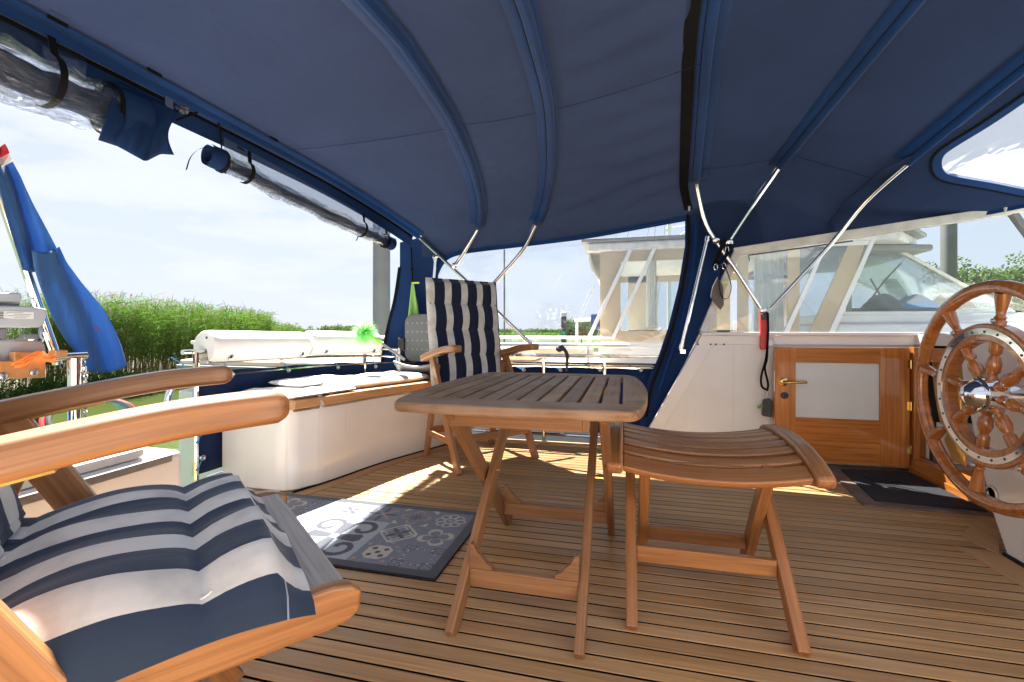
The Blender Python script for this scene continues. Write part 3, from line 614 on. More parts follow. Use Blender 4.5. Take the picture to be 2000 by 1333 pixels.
# rope end on rail
b = MB(); p = atY(1098, 690, 3.15)
for k in range(4): b.tube(cat([p+Vector((-.03, -.02, .03)), p+Vector((.0, -.03, .035+.006*k)), p+Vector((.03+.004*k, -.02, -.01)), p+Vector((.032, -.01+.004*k, -.10)), p+Vector((.028+.004*k, -.01, -.125))], 4), .0075, 6)
b.lathe([(.01, 0), (.024, .012), (.026, .03), (.01, .045)], 10, p+Vector((-.02, -.02, .01)), (.2, -.3, 1)); b.build('rope', 'darkgrey', smooth=True, label='dark rope hitched over the far rail above the eyelets', cat='rope')
# stern hoop
b = MB(); b.tube(cat([atX(385, 742, -2.03), atX(358, 742, -2.06), atX(338, 755, -2.1), atX(327, 785, -2.12), atX(318, 860, -2.12)], 6), .016, 10)
b.build('boarding_handle', 'chrome', smooth=True, label='curved stainless boarding handle outside the stern gate', cat='handle')
# fenders on the stern rail
def fender(y0, y1, label):
    pts = [p for p in RP]; ys = np.array([p.y for p in RP[:40]]); xs = np.array([p.x for p in RP[:40]])
    A = Vector((np.interp(y0, ys, xs), y0, .705)); B_ = Vector((np.interp(y1, ys, xs), y1, .695)); d = (B_-A).normalized(); up = Vector((0, 0, 1)); sd = d.cross(up).normalized()
    t = thing('fender', label, 'fender', (A+B_)/2-Vector((0, 0, .08)), group='foam fenders on the stern rail'); b = MB(); n = 28; L_ = (B_-A).length; rr = .082
    prof = [(rr*.90, 0), (rr*.985, .012), (rr, .03), (rr, L_-.03), (rr*.985, L_-.012), (rr*.9, L_)]
    vs, fs = [], []
    for r, h in prof:
        for k in range(n):
            a = 2*math.pi*k/n-math.pi/2; x = math.cos(a)*r; z = math.sin(a)*r
            if abs(x) < .022 and z < 0: z = -.012      # slot that grips the rail
            vs.append(A+d*h+sd*x+up*z)
    for i in range(len(prof)-1):
        for k in range(n): fs.append((i*n+k, i*n+(k+1) % n, (i+1)*n+(k+1) % n, (i+1)*n+k))
    fs += [tuple(reversed(range(n))), tuple(range((len(prof)-1)*n, len(prof)*n))]
    b.add(vs, fs); b.build('body', 'fender', t, smooth=32)
    b = MB(); b.lathe([(.006, 0), (.006, .002)], 10, A-d*.0015+up*.045+sd*.02, -d); b.build('end_hole', 'darkgrey', t)
    for h in (.09, L_-.07):
        b = MB(); b.lathe([(.016, 0), (.012, .003), (.006, .001)], 12, A+d*h-up*.052+sd*(rr*.80), sd-up*.5); b.build('grommet', 'steel', t, smooth=30)
        b = MB(); b.lathe([(.008, 0), (.008, .0045)], 10, A+d*h-up*.052+sd*(rr*.80), sd-up*.5); b.build('grommet_hole', 'black', t)
fender(1.80, 2.42, 'long white foam fender clipped on the stern rail beside the gate')
fender(2.45, 2.97, 'white foam fender on the stern rail beneath the green duster')

bw_ = thing('reflector', 'unseen low white bulwark along the near edge of the teak deck', 'reflector', (-.3, -1.0, 0))  # added behind the camera, throws sunlight back into the cockpit
b = MB(); b.box((-.3, -1.0, .36), (3.4, .05, .72)); b.build('panel', 'gelcoat', bw_, bevel=.01)
b = MB(); b.box((-.3, -1.0, .735), (3.4, .09, .028)); b.build('capping', 'varnish', bw_, bevel=.006)
# ================================================================== FURNITURE
def arc_beam(b, pts, w, t, nrm=(1, 0, 0)):
    """bent board: rectangular section w (along nrm) x t (in the bending plane)"""
    pts = [Vector(p) for p in pts]; nrm = Vector(nrm).normalized(); m = len(pts); vs = []; gr = []; fs = []; acc = 0; off = random.random()*9
    for i, p in enumerate(pts):
        tg = (pts[min(i+1, m-1)]-pts[max(i-1, 0)]).normalized(); q = nrm.cross(tg).normalized()
        if i: acc += (p-pts[i-1]).length
        tt = t[i] if isinstance(t, list) else t; ww = w[i] if isinstance(w, list) else w
        vs += [p-nrm*ww/2-q*tt/2, p+nrm*ww/2-q*tt/2, p+nrm*ww/2+q*tt/2, p-nrm*ww/2+q*tt/2]
        gr += [(acc+off, -ww/2, -tt/2), (acc+off, ww/2, -tt/2), (acc+off, ww/2, tt/2), (acc+off, -ww/2, tt/2)]
    for i in range(m-1):
        for k in range(4): fs.append((i*4+k, i*4+(k+1) % 4, i*4+4+(k+1) % 4, i*4+4+k))
    fs.append((3, 2, 1, 0)); fs.append(((m-1)*4, (m-1)*4+1, (m-1)*4+2, (m-1)*4+3))
    return b.add(vs, fs, gr)
def cushion(t, path, width, thick, seam, mat, name='cushion', x0=0, wob=.004, droop=0, frontflat=.03, tufts=None, sd=1.0):
    """striped, buttoned pad following a path in the (y, z) plane of the chair; stripes run along it"""
    P_ = [Vector((0, y, z)) for y, z in path]; P_ = cat(P_, 8); acc = [0]
    for i in range(1, len(P_)): acc.append(acc[-1]+(P_[i]-P_[i-1]).length)
    Ltot = acc[-1]; n = int(Ltot/.011)+2; mX = 40
    def at(l):
        k = np.searchsorted(acc, l); k = min(max(k, 1), len(P_)-1); f = (l-acc[k-1])/max(1e-6, acc[k]-acc[k-1]); p = P_[k-1].lerp(P_[k], f); tg = (P_[k]-P_[k-1]).normalized(); return p, Vector((0, -tg.z, tg.y))
    b = MB()
    def surf(side):
        def g(a, bb):
            l = a*Ltot; x = (bb-.5)*width; p, nr = at(l)
            e = max(0, 1-abs(2*bb-1)**5)**.5; e2 = 1.0
            if l < frontflat: e2 = .22+.78*(l/frontflat)**2
            if Ltot-l < frontflat: e2 = .22+.78*((Ltot-l)/frontflat)**2
            sm = abs(math.sin(math.pi*(l/seam)))**.55
            # seam pinches between the buttons less at stripe centres
            h = thick*(.5+.5*sm)*e*e2*(1+.06*math.sin(x*58+sd))
            w_ = noise.noise(Vector((x*7+sd, l*7, side)))*wob*2+noise.noise(Vector((x*20, l*9+sd, side)))*wob
            if side < 0: h = -thick*.18*e
            dz = -droop*max(0, (x/width*2-.55)/.45)**2 if droop else 0
            return Vector((x0+x+noise.noise(Vector((l*8, sd, 7)))*.003, p.y, p.z))+nr*(h+w_*e)+Vector((0, 0, dz))
        return g
    if tufts:
        for m_ in range(1, int(Ltot/seam)+1):
            for bb in tufts:
                q = surf(1)(m_*seam/Ltot, bb); tb = MB(); tb.tube([q+Vector((.004*math.cos(a_), .007*math.sin(a_), .004+.003*math.sin(a_))) for a_ in np.linspace(0, 5.6, 10)], .0014, 5, closed=True); tb.build('tuft', 'fender', t, smooth=True, local=True)
    for side in (1, -1): b.grid(surf(side), n, mX, uvfn=lambda a, bb: (bb*width, Ltot-a*Ltot))
    return b.build(name, mat, t, smooth=60, local=True, uv=True)
def make_chair(loc, rz, label, near=False):
    t = thing('folding_armchair', label, 'armchair', loc, rz)
    wd = 'chair'; hw = .265
    for s in (-1, 1):
        x = s*hw
        # A-frame legs under the arm
        b = MB(); b.beam((x, .235, 0), (x, -.115, .645), .022, .056, side=(1, 0, 0)); b.build('leg', wd, t, bevel=.004, local=True)
        b = MB(); b.beam((x-s*.026, -.245, 0), (x-s*.026, -.085, .585), .022, .048, side=(1, 0, 0)); b.build('leg', wd, t, bevel=.004, local=True)
        b = MB(); b.beam((x-s*.013, -.185, .155), (x-s*.013, .175, .155), .02, .04, side=(1, 0, 0)); b.build('side_stretcher', wd, t, bevel=.003, local=True)
        # arm: arched board
        b = MB(); pts = cat([(x+s*.004, -.22, .610), (x+s*.004, -.12, .637), (x+s*.004, 0, .661), (x+s*.004, .12, .680), (x+s*.004, .236, .687)], 5)
        tt = [.039]*len(pts); tt[0] = .022; tt[-1] = .026; ww = [.058]*len(pts); ww[0] = .036; ww[-1] = .044
        arc_beam(b, pts, ww, tt); arm = b.build('arm', wd, t, bevel=.009, seg=4, local=True, smooth=30)
        b = MB(); arc_beam(b, [p+Vector((0, 0, -.0215)) for p in pts[3:-9]], .022, .006); b.build('arm_track', 'olive_brass', arm, local=True)
        # seat side rail with rounded tip
        b = MB(); pts = [(x-s*.026, y, .390) for y in np.linspace(-.2, .30, 9)]+[(x-s*.026, .325, .389), (x-s*.026, .340, .387)]
        arc_beam(b, pts, .026, [.060]*9+[.050, .028]); b.build('seat_rail', wd, t, bevel=.006, seg=3, local=True)
        # backrest upright
        b = MB(); arc_beam(b, cat([(x-s*.03, -.13, .36), (x-s*.03, -.16, .6), (x-s*.03, -.205, 1.085)], 4), .026, .036); b.build('back_upright', wd, t, bevel=.005, local=True)
        b = MB(); b.lathe([(.006, 0), (.006, .004), (.003, .006)], 8, (x+s*.0115, .06, .39), (s, 0, 0)); b.build('pivot_bolt', 'brass', t, local=True)
    b = MB(); b.box((0, .285, .4045), (2*hw-.078, .075, .022)); b.build('front_board', 'grey_teak' if near else wd, t, bevel=.005, local=True)
    for k in range(6):
        b = MB(); b.box((0, .205-.062*k, .402), (2*hw-.078, .045, .016)); b.build('seat_slat', wd, t, bevel=.003, local=True)
    for k in range(9):
        z = .47+.068*k; y = -.148-.045*(z-.47)/.6; b = MB(); b.box((0, y, z), (2*hw-.088, .014, .045)); b.build('back_slat', wd, t, bevel=.003, local=True)
    b = MB(); b.box((0, -.206, 1.075), (2*hw-.088, .024, .06)); b.build('top_rail', wd, t, bevel=.006, local=True)
    for y, z in ((.165, .17), (-.175, .17)):
        b = MB(); b.box((0, y, z), (2*hw-.024, .02, .042)); b.build('stretcher', wd, t, bevel=.003, local=True)
    return t
rz1 = -math.atan2(.616, .788)          # faces forward and outboard
F1 = Vector((.616, .788, 0)); c1 = Vector((-.576, .742, 0))-F1*.332
ch1 = make_chair(c1, rz1, 'teak armchair with a blue striped cushion, its arms and seat filling the foreground', True)
cushion(ch1, [(-.20, 1.02), (-.165, .68), (-.125, .455), (-.05, .425), (.06, .430), (.16, .436), (.232, .432), (.268, .425)], .54, .066, .215, 'stripes_near', x0=.012, wob=.004, droop=.016, frontflat=.045, tufts=(.26, .48, .70, .92), sd=3.1)
# hem piping along the front edge of the near cushion
rz2 = -math.atan2(.75, -.66)
ch2 = make_chair(Vector((-.877, 2.686, 0)), rz2, 'teak armchair with a navy and white striped high back cushion, behind the table')
cushion(ch2, [(-.212, 1.118), (-.185, .9), (-.155, .68), (-.118, .46), (-.05, .43), (.06, .425), (.16, .425), (.29, .425)], .525, .042, .165, 'stripes', sd=1.7)
b = MB()
for k in range(4):
    x = (-.26, -.25, -.27, -.245)[k]; b.ribbon(cat([(x, -.05+.012*k, .42), (x-.01, -.05+.015*k, .36), (x+.005*k, -.045+.02*k, .29-.02*k)], 4), Vector((.007, 0, 0)), .001)
b.build('tie_strap', 'web', ch2, local=True)
# ------------------------------------------------------------------ table
TB = thing('folding_table', 'weathered slatted teak folding table with crossed legs', 'table', (-.27, 1.46, 0))
TZ = .604; th = .026
def side_x(y, s):      # bowed long sides
    k = (y-1.465)/.44; return -.272+s*(.338-.035*k*k)
y0, y1 = 1.035, 1.905
def rim(n=40, inset=0.0):
    out = []; cr = .085
    ys = np.linspace(y0+cr, y1-cr, 12); W_ = lambda y, s: side_x(y, s)-s*inset
    right = [(W_(y, 1), y) for y in ys]; left = [(W_(y, -1), y) for y in ys[::-1]]
    def corner(p, q, c): return [((1-t)**2*p[0]+2*t*(1-t)*c[0]+t*t*q[0], (1-t)**2*p[1]+2*t*(1-t)*c[1]+t*t*q[1]) for t in np.linspace(.14, .86, 6)]
    ya, yb = y0+inset, y1-inset
    top = [(x, yb+.012*(1-((x+.272)/.25)**2)) for x in np.linspace(.0-inset*.5, -.544+inset*.5, 7)]; bot = [(x, ya-.012*(1-((x+.272)/.25)**2)) for x in np.linspace(-.544+inset*.5, .0-inset*.5, 7)]
    out = right+corner(right[-1], top[0], (side_x(y1, 1)-inset, yb))+top+corner(top[-1], left[0], (side_x(y1, -1)+inset, yb))+left+corner(left[-1], bot[0], (side_x(y0, -1)+inset, ya))+bot+corner(bot[-1], right[0], (side_x(y0, 1)-inset, ya))
    return out
outer = rim()
EB = .105    # width of the end boards
near_b = [p for p in outer if p[1] < y0+EB]; far_b = [p for p in outer if p[1] > y1-.06]
near_b.sort(key=lambda p: math.atan2(p[1]-(y0+EB+.02), p[0]+.272)); far_b.sort(key=lambda p: math.atan2(p[1]-(y1-.08), p[0]+.272))
xl, xr = side_x(y0+EB, -1), side_x(y0+EB, 1)
b = MB(); b.prism([(x, y, TZ-th) for x, y in ([(xl, y0+EB)]+near_b+[(xr, y0+EB)])], (0, 0, th), grain=(1, 0, 0)); b.build('end_board', 'table_top', TB, bevel=.007, seg=3, smooth=30)
xl, xr = side_x(y1-.06, -1), side_x(y1-.06, 1)
b = MB(); b.prism([(x, y, TZ-th) for x, y in ([(xr, y1-.06)]+far_b+[(xl, y1-.06)])], (0, 0, th), grain=(1, 0, 0)); b.build('end_board', 'table_top', TB, bevel=.007, seg=3, smooth=30)
ya, yb = y0+EB+.0008, y1-.0608
for s in (-1, 1):      # bowed side boards
    ys = np.linspace(ya, yb, 12); xin = -.272+s*.267
    b = MB(); b.prism([(side_x(y, s), y, TZ-th) for y in ys]+[(xin, yb, TZ-th), (xin, ya, TZ-th)], (0, 0, th), grain=(0, 1, 0)); b.build('side_board', 'table_top', TB, bevel=.005, seg=3)
ns = 10; sw = (.534-.008)/ns
sm = MB(); sm.box((0, 0, 0), (sw-.009, yb-ya-.001, .020), grain=1); sme = sm.mesh('slat', 'table_top')
for k in range(ns):
    o = bpy.data.objects.new('slat', sme); col.objects.link(o); o.parent = TB; o.location = Vector((-.272-.263+sw*(k+.5), (ya+yb)/2, TZ-.0125+random.uniform(-.0012, .0006)))-ORG[TB.name]
    md = o.modifiers.new('bevel', 'BEVEL'); md.width = .003; md.segments = 2
def tleg(x, ya_, yb_, zt=.572):
    b = MB(); b.beam((x, ya_, 0), (x, yb_, zt), .024, .052, side=(1, 0, 0)); return b.build('leg', 'table_leg', TB, bevel=.004)
for x in (-.432, -.105): tleg(x, 1.092, 1.83)
for x in (-.462, -.050): tleg(x, 1.815, 1.165)
def ybar(z): return 1.092+(1.83-1.092)*z/.572
def tstretch(xa, xb, y, z, h=.05):
    b = MB(); b.box(((xa+xb)/2, y, z), (xb-xa-.024, .022, h)); st = b.build('stretcher', 'table_leg', TB, bevel=.003)
    for s, xe in ((1, xa+.012), (-1, xb-.012)):
        prof = [(0, 0), (.066, 0), (.063, .010), (.047, .018), (.036, .032), (.022, .044), (.010, .066), (0, .068)]
        b = MB(); b.prism([(xe+s*px_, y-.010, z+h/2+.0006+pz) for px_, pz in prof], (0, .020, 0), grain=(1, 0, 0)); b.build('bracket', 'table_leg', st, bevel=.002)
tstretch(-.432, -.105, ybar(.095), .095); tstretch(-.462, -.050, 1.815-(1.815-1.165)*.1/.572, .10, .045)
b = MB(); b.box((-.285, 1.178, .548), (.36, .024, .052)); b.build('apron', 'table_leg', TB, bevel=.003)
b = MB(); b.prism([(-.105, 1.168, .5775), (-.07, 1.168, .5775), (-.07, 1.168, .562), (-.085, 1.168, .55), (-.087, 1.168, .523), (-.105, 1.168, .523)], (0, .022, 0), grain=(0, 0, 1)); b.build('apron_block', 'table_leg', TB, bevel=.002)
b = MB(); b.box((-.27, 1.80, .556), (.40, .024, .04)); b.build('apron', 'table_leg', TB, bevel=.003)
for x in (-.447, -.0775):
    b = MB(); b.lathe([(.007, 0), (.007, .06)], 10, (x-.03, 1.49, .31), (1, 0, 0)); b.build('pivot_pin', 'brass', TB, smooth=35)
for x in (-.462, -.05):
    b = MB(); b.box((x, 1.5, .573), (.02, .68, .018), grain=1); b.build('runner', 'table_leg', TB, bevel=.002)
# ------------------------------------------------------------------ stool
ST = thing('folding_stool', 'varnished teak folding stool with a curved slatted seat, beside the table', 'stool', (.23, 1.5, 0))
sx0, sx1 = -.028, .497; sy0, sy1 = 1.318, 1.815
def szc(y):           # convex end rails
    k = (y-sy0)/(sy1-sy0); return lerpl(k, [0, .12, .3, .5, .7, .88, 1], [.392, .413, .432, .440, .440, .432, .420])
def sag(x):           # seat dips between the end rails
    k = (x-(sx0+sx1)/2)/((sx1-sx0)/2); return -.030*(1-k*k)
for s, xe in ((-1, sx0), (1, sx1)):
    pts = [(xe, y, szc(y)+.002) for y in np.linspace(sy0-.012, sy1+.012, 15)]; tt = [.046]*15; tt[0] = .03; tt[-1] = .03
    b = MB(); arc_beam(b, pts, .046, tt); b.build('seat_end_rail', 'stool', ST, bevel=.010, seg=4, smooth=30)
nsl = 8
for k in range(nsl):
    wv = .062 if k == 0 else .043
    y = sy0+.034 if k == 0 else sy0+.034+.008+.0605*k
    sl = math.atan2(szc(y+.02)-szc(y-.02), .04)
    def pt(a, e, up):
        x = sx0+.0235+a*(sx1-sx0-.047); return Vector((x, y+e*wv/2*math.cos(sl)-up*math.sin(sl), szc(y)+.004+sag(x)+e*wv/2*math.sin(sl)+up*math.cos(sl)))
    b = MB(); n = 16; vs = []; gr = []; fs = []
    for i in range(n):
        a = i/(n-1)
        for e, up in ((-1, -.010), (1, -.010), (1, .010), (-1, .010)): vs.append(pt(a, e, up)); gr.append((a*.5+k*.77, e*wv/2, up))
    for i in range(n-1):
        for q in range(4): fs.append((i*4+q, i*4+(q+1) % 4, i*4+4+(q+1) % 4, i*4+4+q))
    fs += [(3, 2, 1, 0), (n*4-4, n*4-3, n*4-2, n*4-1)]
    b.add(vs, fs, gr); b.build('seat_slat', 'stool', ST, bevel=.0045, seg=3, smooth=30)
def sleg(x, ya_, yb_, zt=.40):
    b = MB(); b.beam((x, ya_, 0), (x, yb_, zt), .03, .046, side=(1, 0, 0)); b.build('leg', 'stool', ST, bevel=.004)
for x in (.018, .417): sleg(x, 1.232, 1.672)
for x in (.058, .385): sleg(x, 1.655, 1.385, .40)
def sl_y(z): return 1.232+(1.672-1.232)*z/.40
b = MB(); b.box((.2175, sl_y(.135), .135), (.369, .022, .046)); b.build('stretcher', 'stool', ST, bevel=.003)
b = MB(); b.box((.2215, 1.655-.27*.12/.40, .118), (.297, .022, .044)); b.build('stretcher', 'stool', ST, bevel=.003)
for y in (1.40, 1.645):
    b = MB(); b.box((.235, y, .392), (.49, .024, .02)); b.build('seat_bearer', 'stool', ST, bevel=.003)
# ------------------------------------------------------------------ rug: printed tiles on a thin mat
RX0, RX1, RY0, RY1 = -1.62, -.575, 1.322, 1.852
NXR, NYR = 330, 168
c_dark = np.array((.045, .050, .068)); c_mid = np.array((.16, .18, .225)); c_lite = np.array((.36, .385, .42)); c_cream = np.array((.50, .45, .38)); c_tan = np.array((.36, .25, .19))
def motif(k, x, y):
    """x, y in -1..1 inside one printed tile"""
    r = math.hypot(x, y); a = math.atan2(y, x); ax, ay = abs(x), abs(y)
    if k == 0:      # scrolls
        c = c_lite
        for (cx, cy_) in ((.5, .5), (-.5, .5), (.5, -.5), (-.5, -.5)):
            dx, dy = (x-cx)*(1 if cx > 0 else -1), (y-cy_)*(1 if cy_ > 0 else -1); rr = math.hypot(dx, dy); th_ = (math.atan2(dy, dx)+math.pi)/(2*math.pi)
            if rr < .46 and abs(rr-(.10+.34*th_)) < .075: c = c_dark
        if (ax < .10+.15*ay and ay < .75) or (ay < .10+.15*ax and ax < .75):
            if ax+ay < .85 and max(ax, ay) > .1: c = c_dark
        return c
    if k == 1:      # star of leaves
        m_ = abs(math.cos(4*a)); c = c_mid
        if r < .95*m_**2.2: c = c_dark if math.cos(8*a) > -.2 and math.cos(4*a) > 0 else c_tan
        if r < .12: c = c_lite
        return c
    if k == 2:      # diamond with petals
        d = ax+ay; c = c_mid
        if d > .98: c = c_cream if d < 1.12 else c_mid
        elif .8 < d: c = c_mid
        elif .68 < d < .8: c = c_cream
        if r < .62*abs(math.sin(2*a))**2: c = c_dark
        if max(ax, ay) > .80 and min(ax, ay) < .16: c = c_cream
        return c
    if k == 3:      # octagon with five dots
        c = c_mid
        if max(ax, ay) < .62 and ax+ay < .95: c = c_cream
        for (cx, cy_) in ((0, 0), (.3, .3), (-.3, .3), (.3, -.3), (-.3, -.3)):
            if math.hypot(x-cx, y-cy_) < .13: c = c_dark
        if r > .85 and math.sin(9*x+1)*math.sin(9*y+2) > .55: c = c_tan
        return c
    if k == 4:      # big cream flower
        c = c_mid
        p = abs(math.cos(2*a+.8)); lim = .95*p**.35
        if r < .95 and abs(r-lim*.82) < .08+.05*r: c = c_cream
        if r < .75 and abs(math.sin(4*a)) < .12 and math.sin(r*34) > 0: c = c_dark
        return c
    if k == 5:      # ring of loops
        c = c_mid*.9
        for j in range(8):
            cx, cy_ = .55*math.cos(j*math.pi/4), .55*math.sin(j*math.pi/4); dd = math.hypot(x-cx, y-cy_)
            if abs(dd-.24) < .045: c = c_cream
        if abs(r-.3) < .04: c = c_cream
        if r < .12: c = c_lite
        return c
    if k == 6:      # corner flowers joined by a wreath
        c = c_mid*1.05
        for (cx, cy_) in ((.72, .72), (-.72, .72), (.72, -.72), (-.72, -.72)):
            dx, dy = x-cx, y-cy_; rr = math.hypot(dx, dy); aa = math.atan2(dy, dx); lim = .34*abs(math.sin(2*aa))**.5
            if abs(rr-lim) < .045 and rr < .36: c = c_dark
        q = max(ax, ay)
        if abs(q-.68) < .05 and math.sin(12*a) > -.3: c = c_cream if math.sin(24*a) > 0 else c_dark
        return c
    c = c_mid*.95    # tan rosette
    lim = .8*abs(math.cos(2*a))**.5
    if abs(r-lim) < .07: c = c_tan
    if r < .4*abs(math.sin(4*a))**.6: c = c_dark*1.6
    if ax+ay > 1.6: c = c_cream
    return c
grid_k = [[0, 0, 3, 6], [0, 0, 2, 4], [7, 1, 7, 5], [7, 1, 2, 5]]
vs, fs, cols = [], [], []
TS_ = .152
for i in range(NXR+1):
    for j in range(NYR+1):
        x = RX0+(RX1-RX0)*i/NXR; y = RY0+(RY1-RY0)*j/NYR; vs.append(Vector((x, y, .0085+.0012*noise.noise(Vector((x*8, y*8, 0))))))
        e = min(x-RX0, RX1-x, y-RY0, RY1-y); fx = RX1-.037-x; fy = y-RY0-.037
        if e < .037: c = c_dark*.95
        else:
            tx, ty = int(fx/TS_), int(fy/TS_); lx, ly = fx/TS_-tx, fy/TS_-ty
            kk = [6, 3, 0, 0, 7, 1, 2][tx % 7] if ty == 0 else ([4, 2, 0, 0, 5, 3, 7][tx % 7] if ty == 1 else [5, 7, 1, 2, 6, 4, 0][tx % 7])
            if tx in (2, 3) and ty in (0, 1): c = motif(0, ((tx-2)+lx)-1, (ty+ly)-1)
            else: c = motif(kk, 2*lx-1, 2*ly-1)
            c = c*(1+.12*noise.noise(Vector((x*90, y*90, 1))))
        cols.append((*np.clip(c, 0, 1), 1))
for i in range(NXR):
    for j in range(NYR): a = i*(NYR+1)+j; fs.append((a, a+NYR+1, a+NYR+2, a+1))
RG = thing('patterned_rug', 'grey rug printed with patchwork tiles, lying between bench and table', 'rug', (-1.1, 1.59, 0))
me = bpy.data.meshes.new('printed_pile'); me.from_pydata([tuple(p-ORG[RG.name]) for p in vs], [], fs); ca = me.color_attributes.new('print', 'FLOAT_COLOR', 'POINT'); ca.data.foreach_set('color', np.array(cols, dtype=np.float32).ravel())
m, nt, bs = newmat('rugprint'); L = nt.links.new; at_ = N(nt, 'ShaderNodeAttribute', attribute_name='print'); L(at_.outputs['Color'], bs.inputs['Base Color']); bs.inputs['Roughness'].default_value = .95; bs.inputs['Specular IOR Level'].default_value = .1; bs.inputs['Sheen Weight'].default_value = .3
tc = N(nt, 'ShaderNodeTexCoord'); nz = N(nt, 'ShaderNodeTexNoise'); nz.inputs['Scale'].default_value = 420; L(tc.outputs['Object'], nz.inputs[0]); bp = N(nt, 'ShaderNodeBump'); bp.inputs['Strength'].default_value = .6; bp.inputs['Distance'].default_value = .003; L(nz.outputs[0], bp.inputs['Height']); L(bp.outputs[0], bs.inputs['Normal'])
me.materials.append(m); o = bpy.data.objects.new('printed_pile', me); col.objects.link(o); o.parent = RG
b = MB(); b.box(((RX0+RX1)/2, (RY0+RY1)/2, .0042), (RX1-RX0+.004, RY1-RY0+.004, .0064)); b.build('backing', 'rubber', RG)
# ------------------------------------------------------------------ door mats
MC = [Vector((*p, 0)) for p in [(1.115, 2.985), (1.035, 2.345), (1.512, 2.352), (1.512, 2.985)]]
b = MB(); b.prism([p+Vector((0, 0, .0008)) for p in MC], (0, 0, .0085)); DM = b.build('door_mat', 'mat_brown', label='worn brown mat under the black one at the cabin threshold', cat='mat')
cc = sum(MC, Vector())/4
MB2 = [atZ(1655, 930, .01), atZ(1722, 984, .01), atZ(1915, 1000, .01), atZ(1765, 925, .01)]
MB2 = [Vector((1.165, 2.90, 0)), Vector((1.105, 2.405, 0)), Vector((1.503, 2.372, 0)), Vector((1.495, 2.93, 0))]
dm2 = thing('door_mat', 'black ribbed door mat with a dark scrolled motif, in front of the varnished door', 'mat', (1.3, 2.65, .0093))
b = MB(); b.prism([p+Vector((0, 0, .0097)) for p in MB2], (0, 0, .007)); b.build('pile', 'mat_black', dm2, bevel=.003)
b = MB(); z = .0180
for pl in ([(1.18, 2.83), (1.23, 2.74), (1.28, 2.70), (1.22, 2.66), (1.30, 2.64), (1.36, 2.60), (1.42, 2.50)], [(1.21, 2.70), (1.29, 2.72), (1.37, 2.72), (1.30, 2.68), (1.24, 2.64), (1.33, 2.59)], [(1.26, 2.77), (1.33, 2.69), (1.28, 2.61), (1.35, 2.55)]):
    b.ribbon(cat([(x, y, z) for x, y in pl], 6), Vector((.007, .009, 0)), .0015)
b.build('motif', 'rubber', dm2)
# ================================================================== CANOPY
YP = [1.4, 1.9, 2.3, 2.6, 2.85, 3.0, 3.12]
BOW = [
    ([1.700, 1.700, 1.685, 1.645, 1.585, 1.535, 1.475], lambda z: -.60-1.07*(z-.666)),
    ([1.760, 1.735, 1.685, 1.630, 1.560, 1.490, 1.375], lambda z: -1.207+.94*(z-1.255)),
    ([1.780, 1.765, 1.718, 1.665, 1.60, 1.55, 1.455], lambda z: -1.05+1.08*(z-1.085)),
    ([1.985, 1.915, 1.83, 1.765, 1.71, 1.665, 1.575], lambda z: .81-.45*(z-.82)),
    ([1.990, 1.935, 1.87, 1.81, 1.755, 1.70, 1.60], lambda z: .62+.61*(z-1.327)),
    ([1.960, 1.900, 1.80, 1.69, 1.575, 1.50, 1.40], lambda z: .842+.75*(z-.904)),
]
YC = 1.40
def smooth_interp(y, xs, ys):
    pts = cat([Vector((a, c, 0)) for a, c in zip(xs, ys)], 8); return float(np.interp(y, [p.x for p in pts], [p.y for p in pts]))
_cache = {}
def bow_pt(i, y):
    k = (i, round(y, 4))
    if k not in _cache:
        yy = YC+abs(y-YC); z = smooth_interp(min(yy, 3.12), YP, BOW[i][0]); _cache[k] = Vector((BOW[i][1](z), y, z))
    return _cache[k].copy()
YMINS = [.78, 1.0, 1.12, 1.30, 1.50, 1.62]  # near edge of the roof at each hoop, drawn back unseen for more light
def yrow(k, i, a=0.0): m_ = YMINS[i]+(YMINS[min(i+1, 5)]-YMINS[i])*a; return m_+(3.12-m_)*k/74
YR = [.78+(3.12-.78)*k/74 for k in range(75)]
CN = thing('cockpit_canopy', 'navy fabric cockpit canopy stretched over stainless hoops above the deck', 'canopy', (-.1, 1.4, .62))
_wb = [atY(u, v, 3.125) for u, v in ((780, 500), (830, 503), (872, 503), (900, 492), (940, 486), (1000, 479), (1075, 470), (1150, 460), (1250, 442), (1338, 425))]+[Vector((.50, 3.1, 1.40)), Vector((.66, 3.06, 1.265)), Vector((1.965, 2.95, 1.41)), Vector((2.3, 2.9, 1.44))]
def skirt_z(x): return lerpl(x, [p.x for p in _wb], [p.z for p in _wb])
def panel(i, mat, name, sag=.012, wr=0):
    b = MB(); ns_ = 16
    def g(a, bb):
        jj = int(round(bb*75)); y = yrow(min(jj, 74), i, a); p = bow_pt(i, y).lerp(bow_pt(i+1, y), a)
        if jj == 75: return Vector((p.x, 3.128 if i < 3 else 3.075, skirt_z(p.x)))
        e = 1-abs(2*(y-YC)/3.44)**6
        p.z -= sag*4*a*(1-a)*max(0, e)
        if wr:
            k = max(0, (y-2.2)/.9); p.z += wr*math.sin((y*9+a*3.0)*3.2)*k*a*(1-a)*1.6+wr*.6*math.sin(y*31+a*2)*a*(1-a)
        pk = math.exp(-a/.10)+math.exp(-(1-a)/.10); p.z += .0035*pk*noise.noise(Vector((y*24, i*7.1+a*2, 0)))*.9+.003*noise.noise(Vector((y*5+i*3, a*3, 1.7)))
        return p+Vector((0, 0, .017))
    b.grid(g, ns_, 76); return b.build(name, mat, CN, smooth=100)
panel(0, 'canopy', 'roof_panel'); panel(1, 'canopy', 'roof_panel'); panel(2, 'canopy', 'roof_panel', wr=.05)
panel(3, 'canopy_fwd', 'roof_panel'); panel(4, 'canopy_fwd', 'roof_panel', .004)
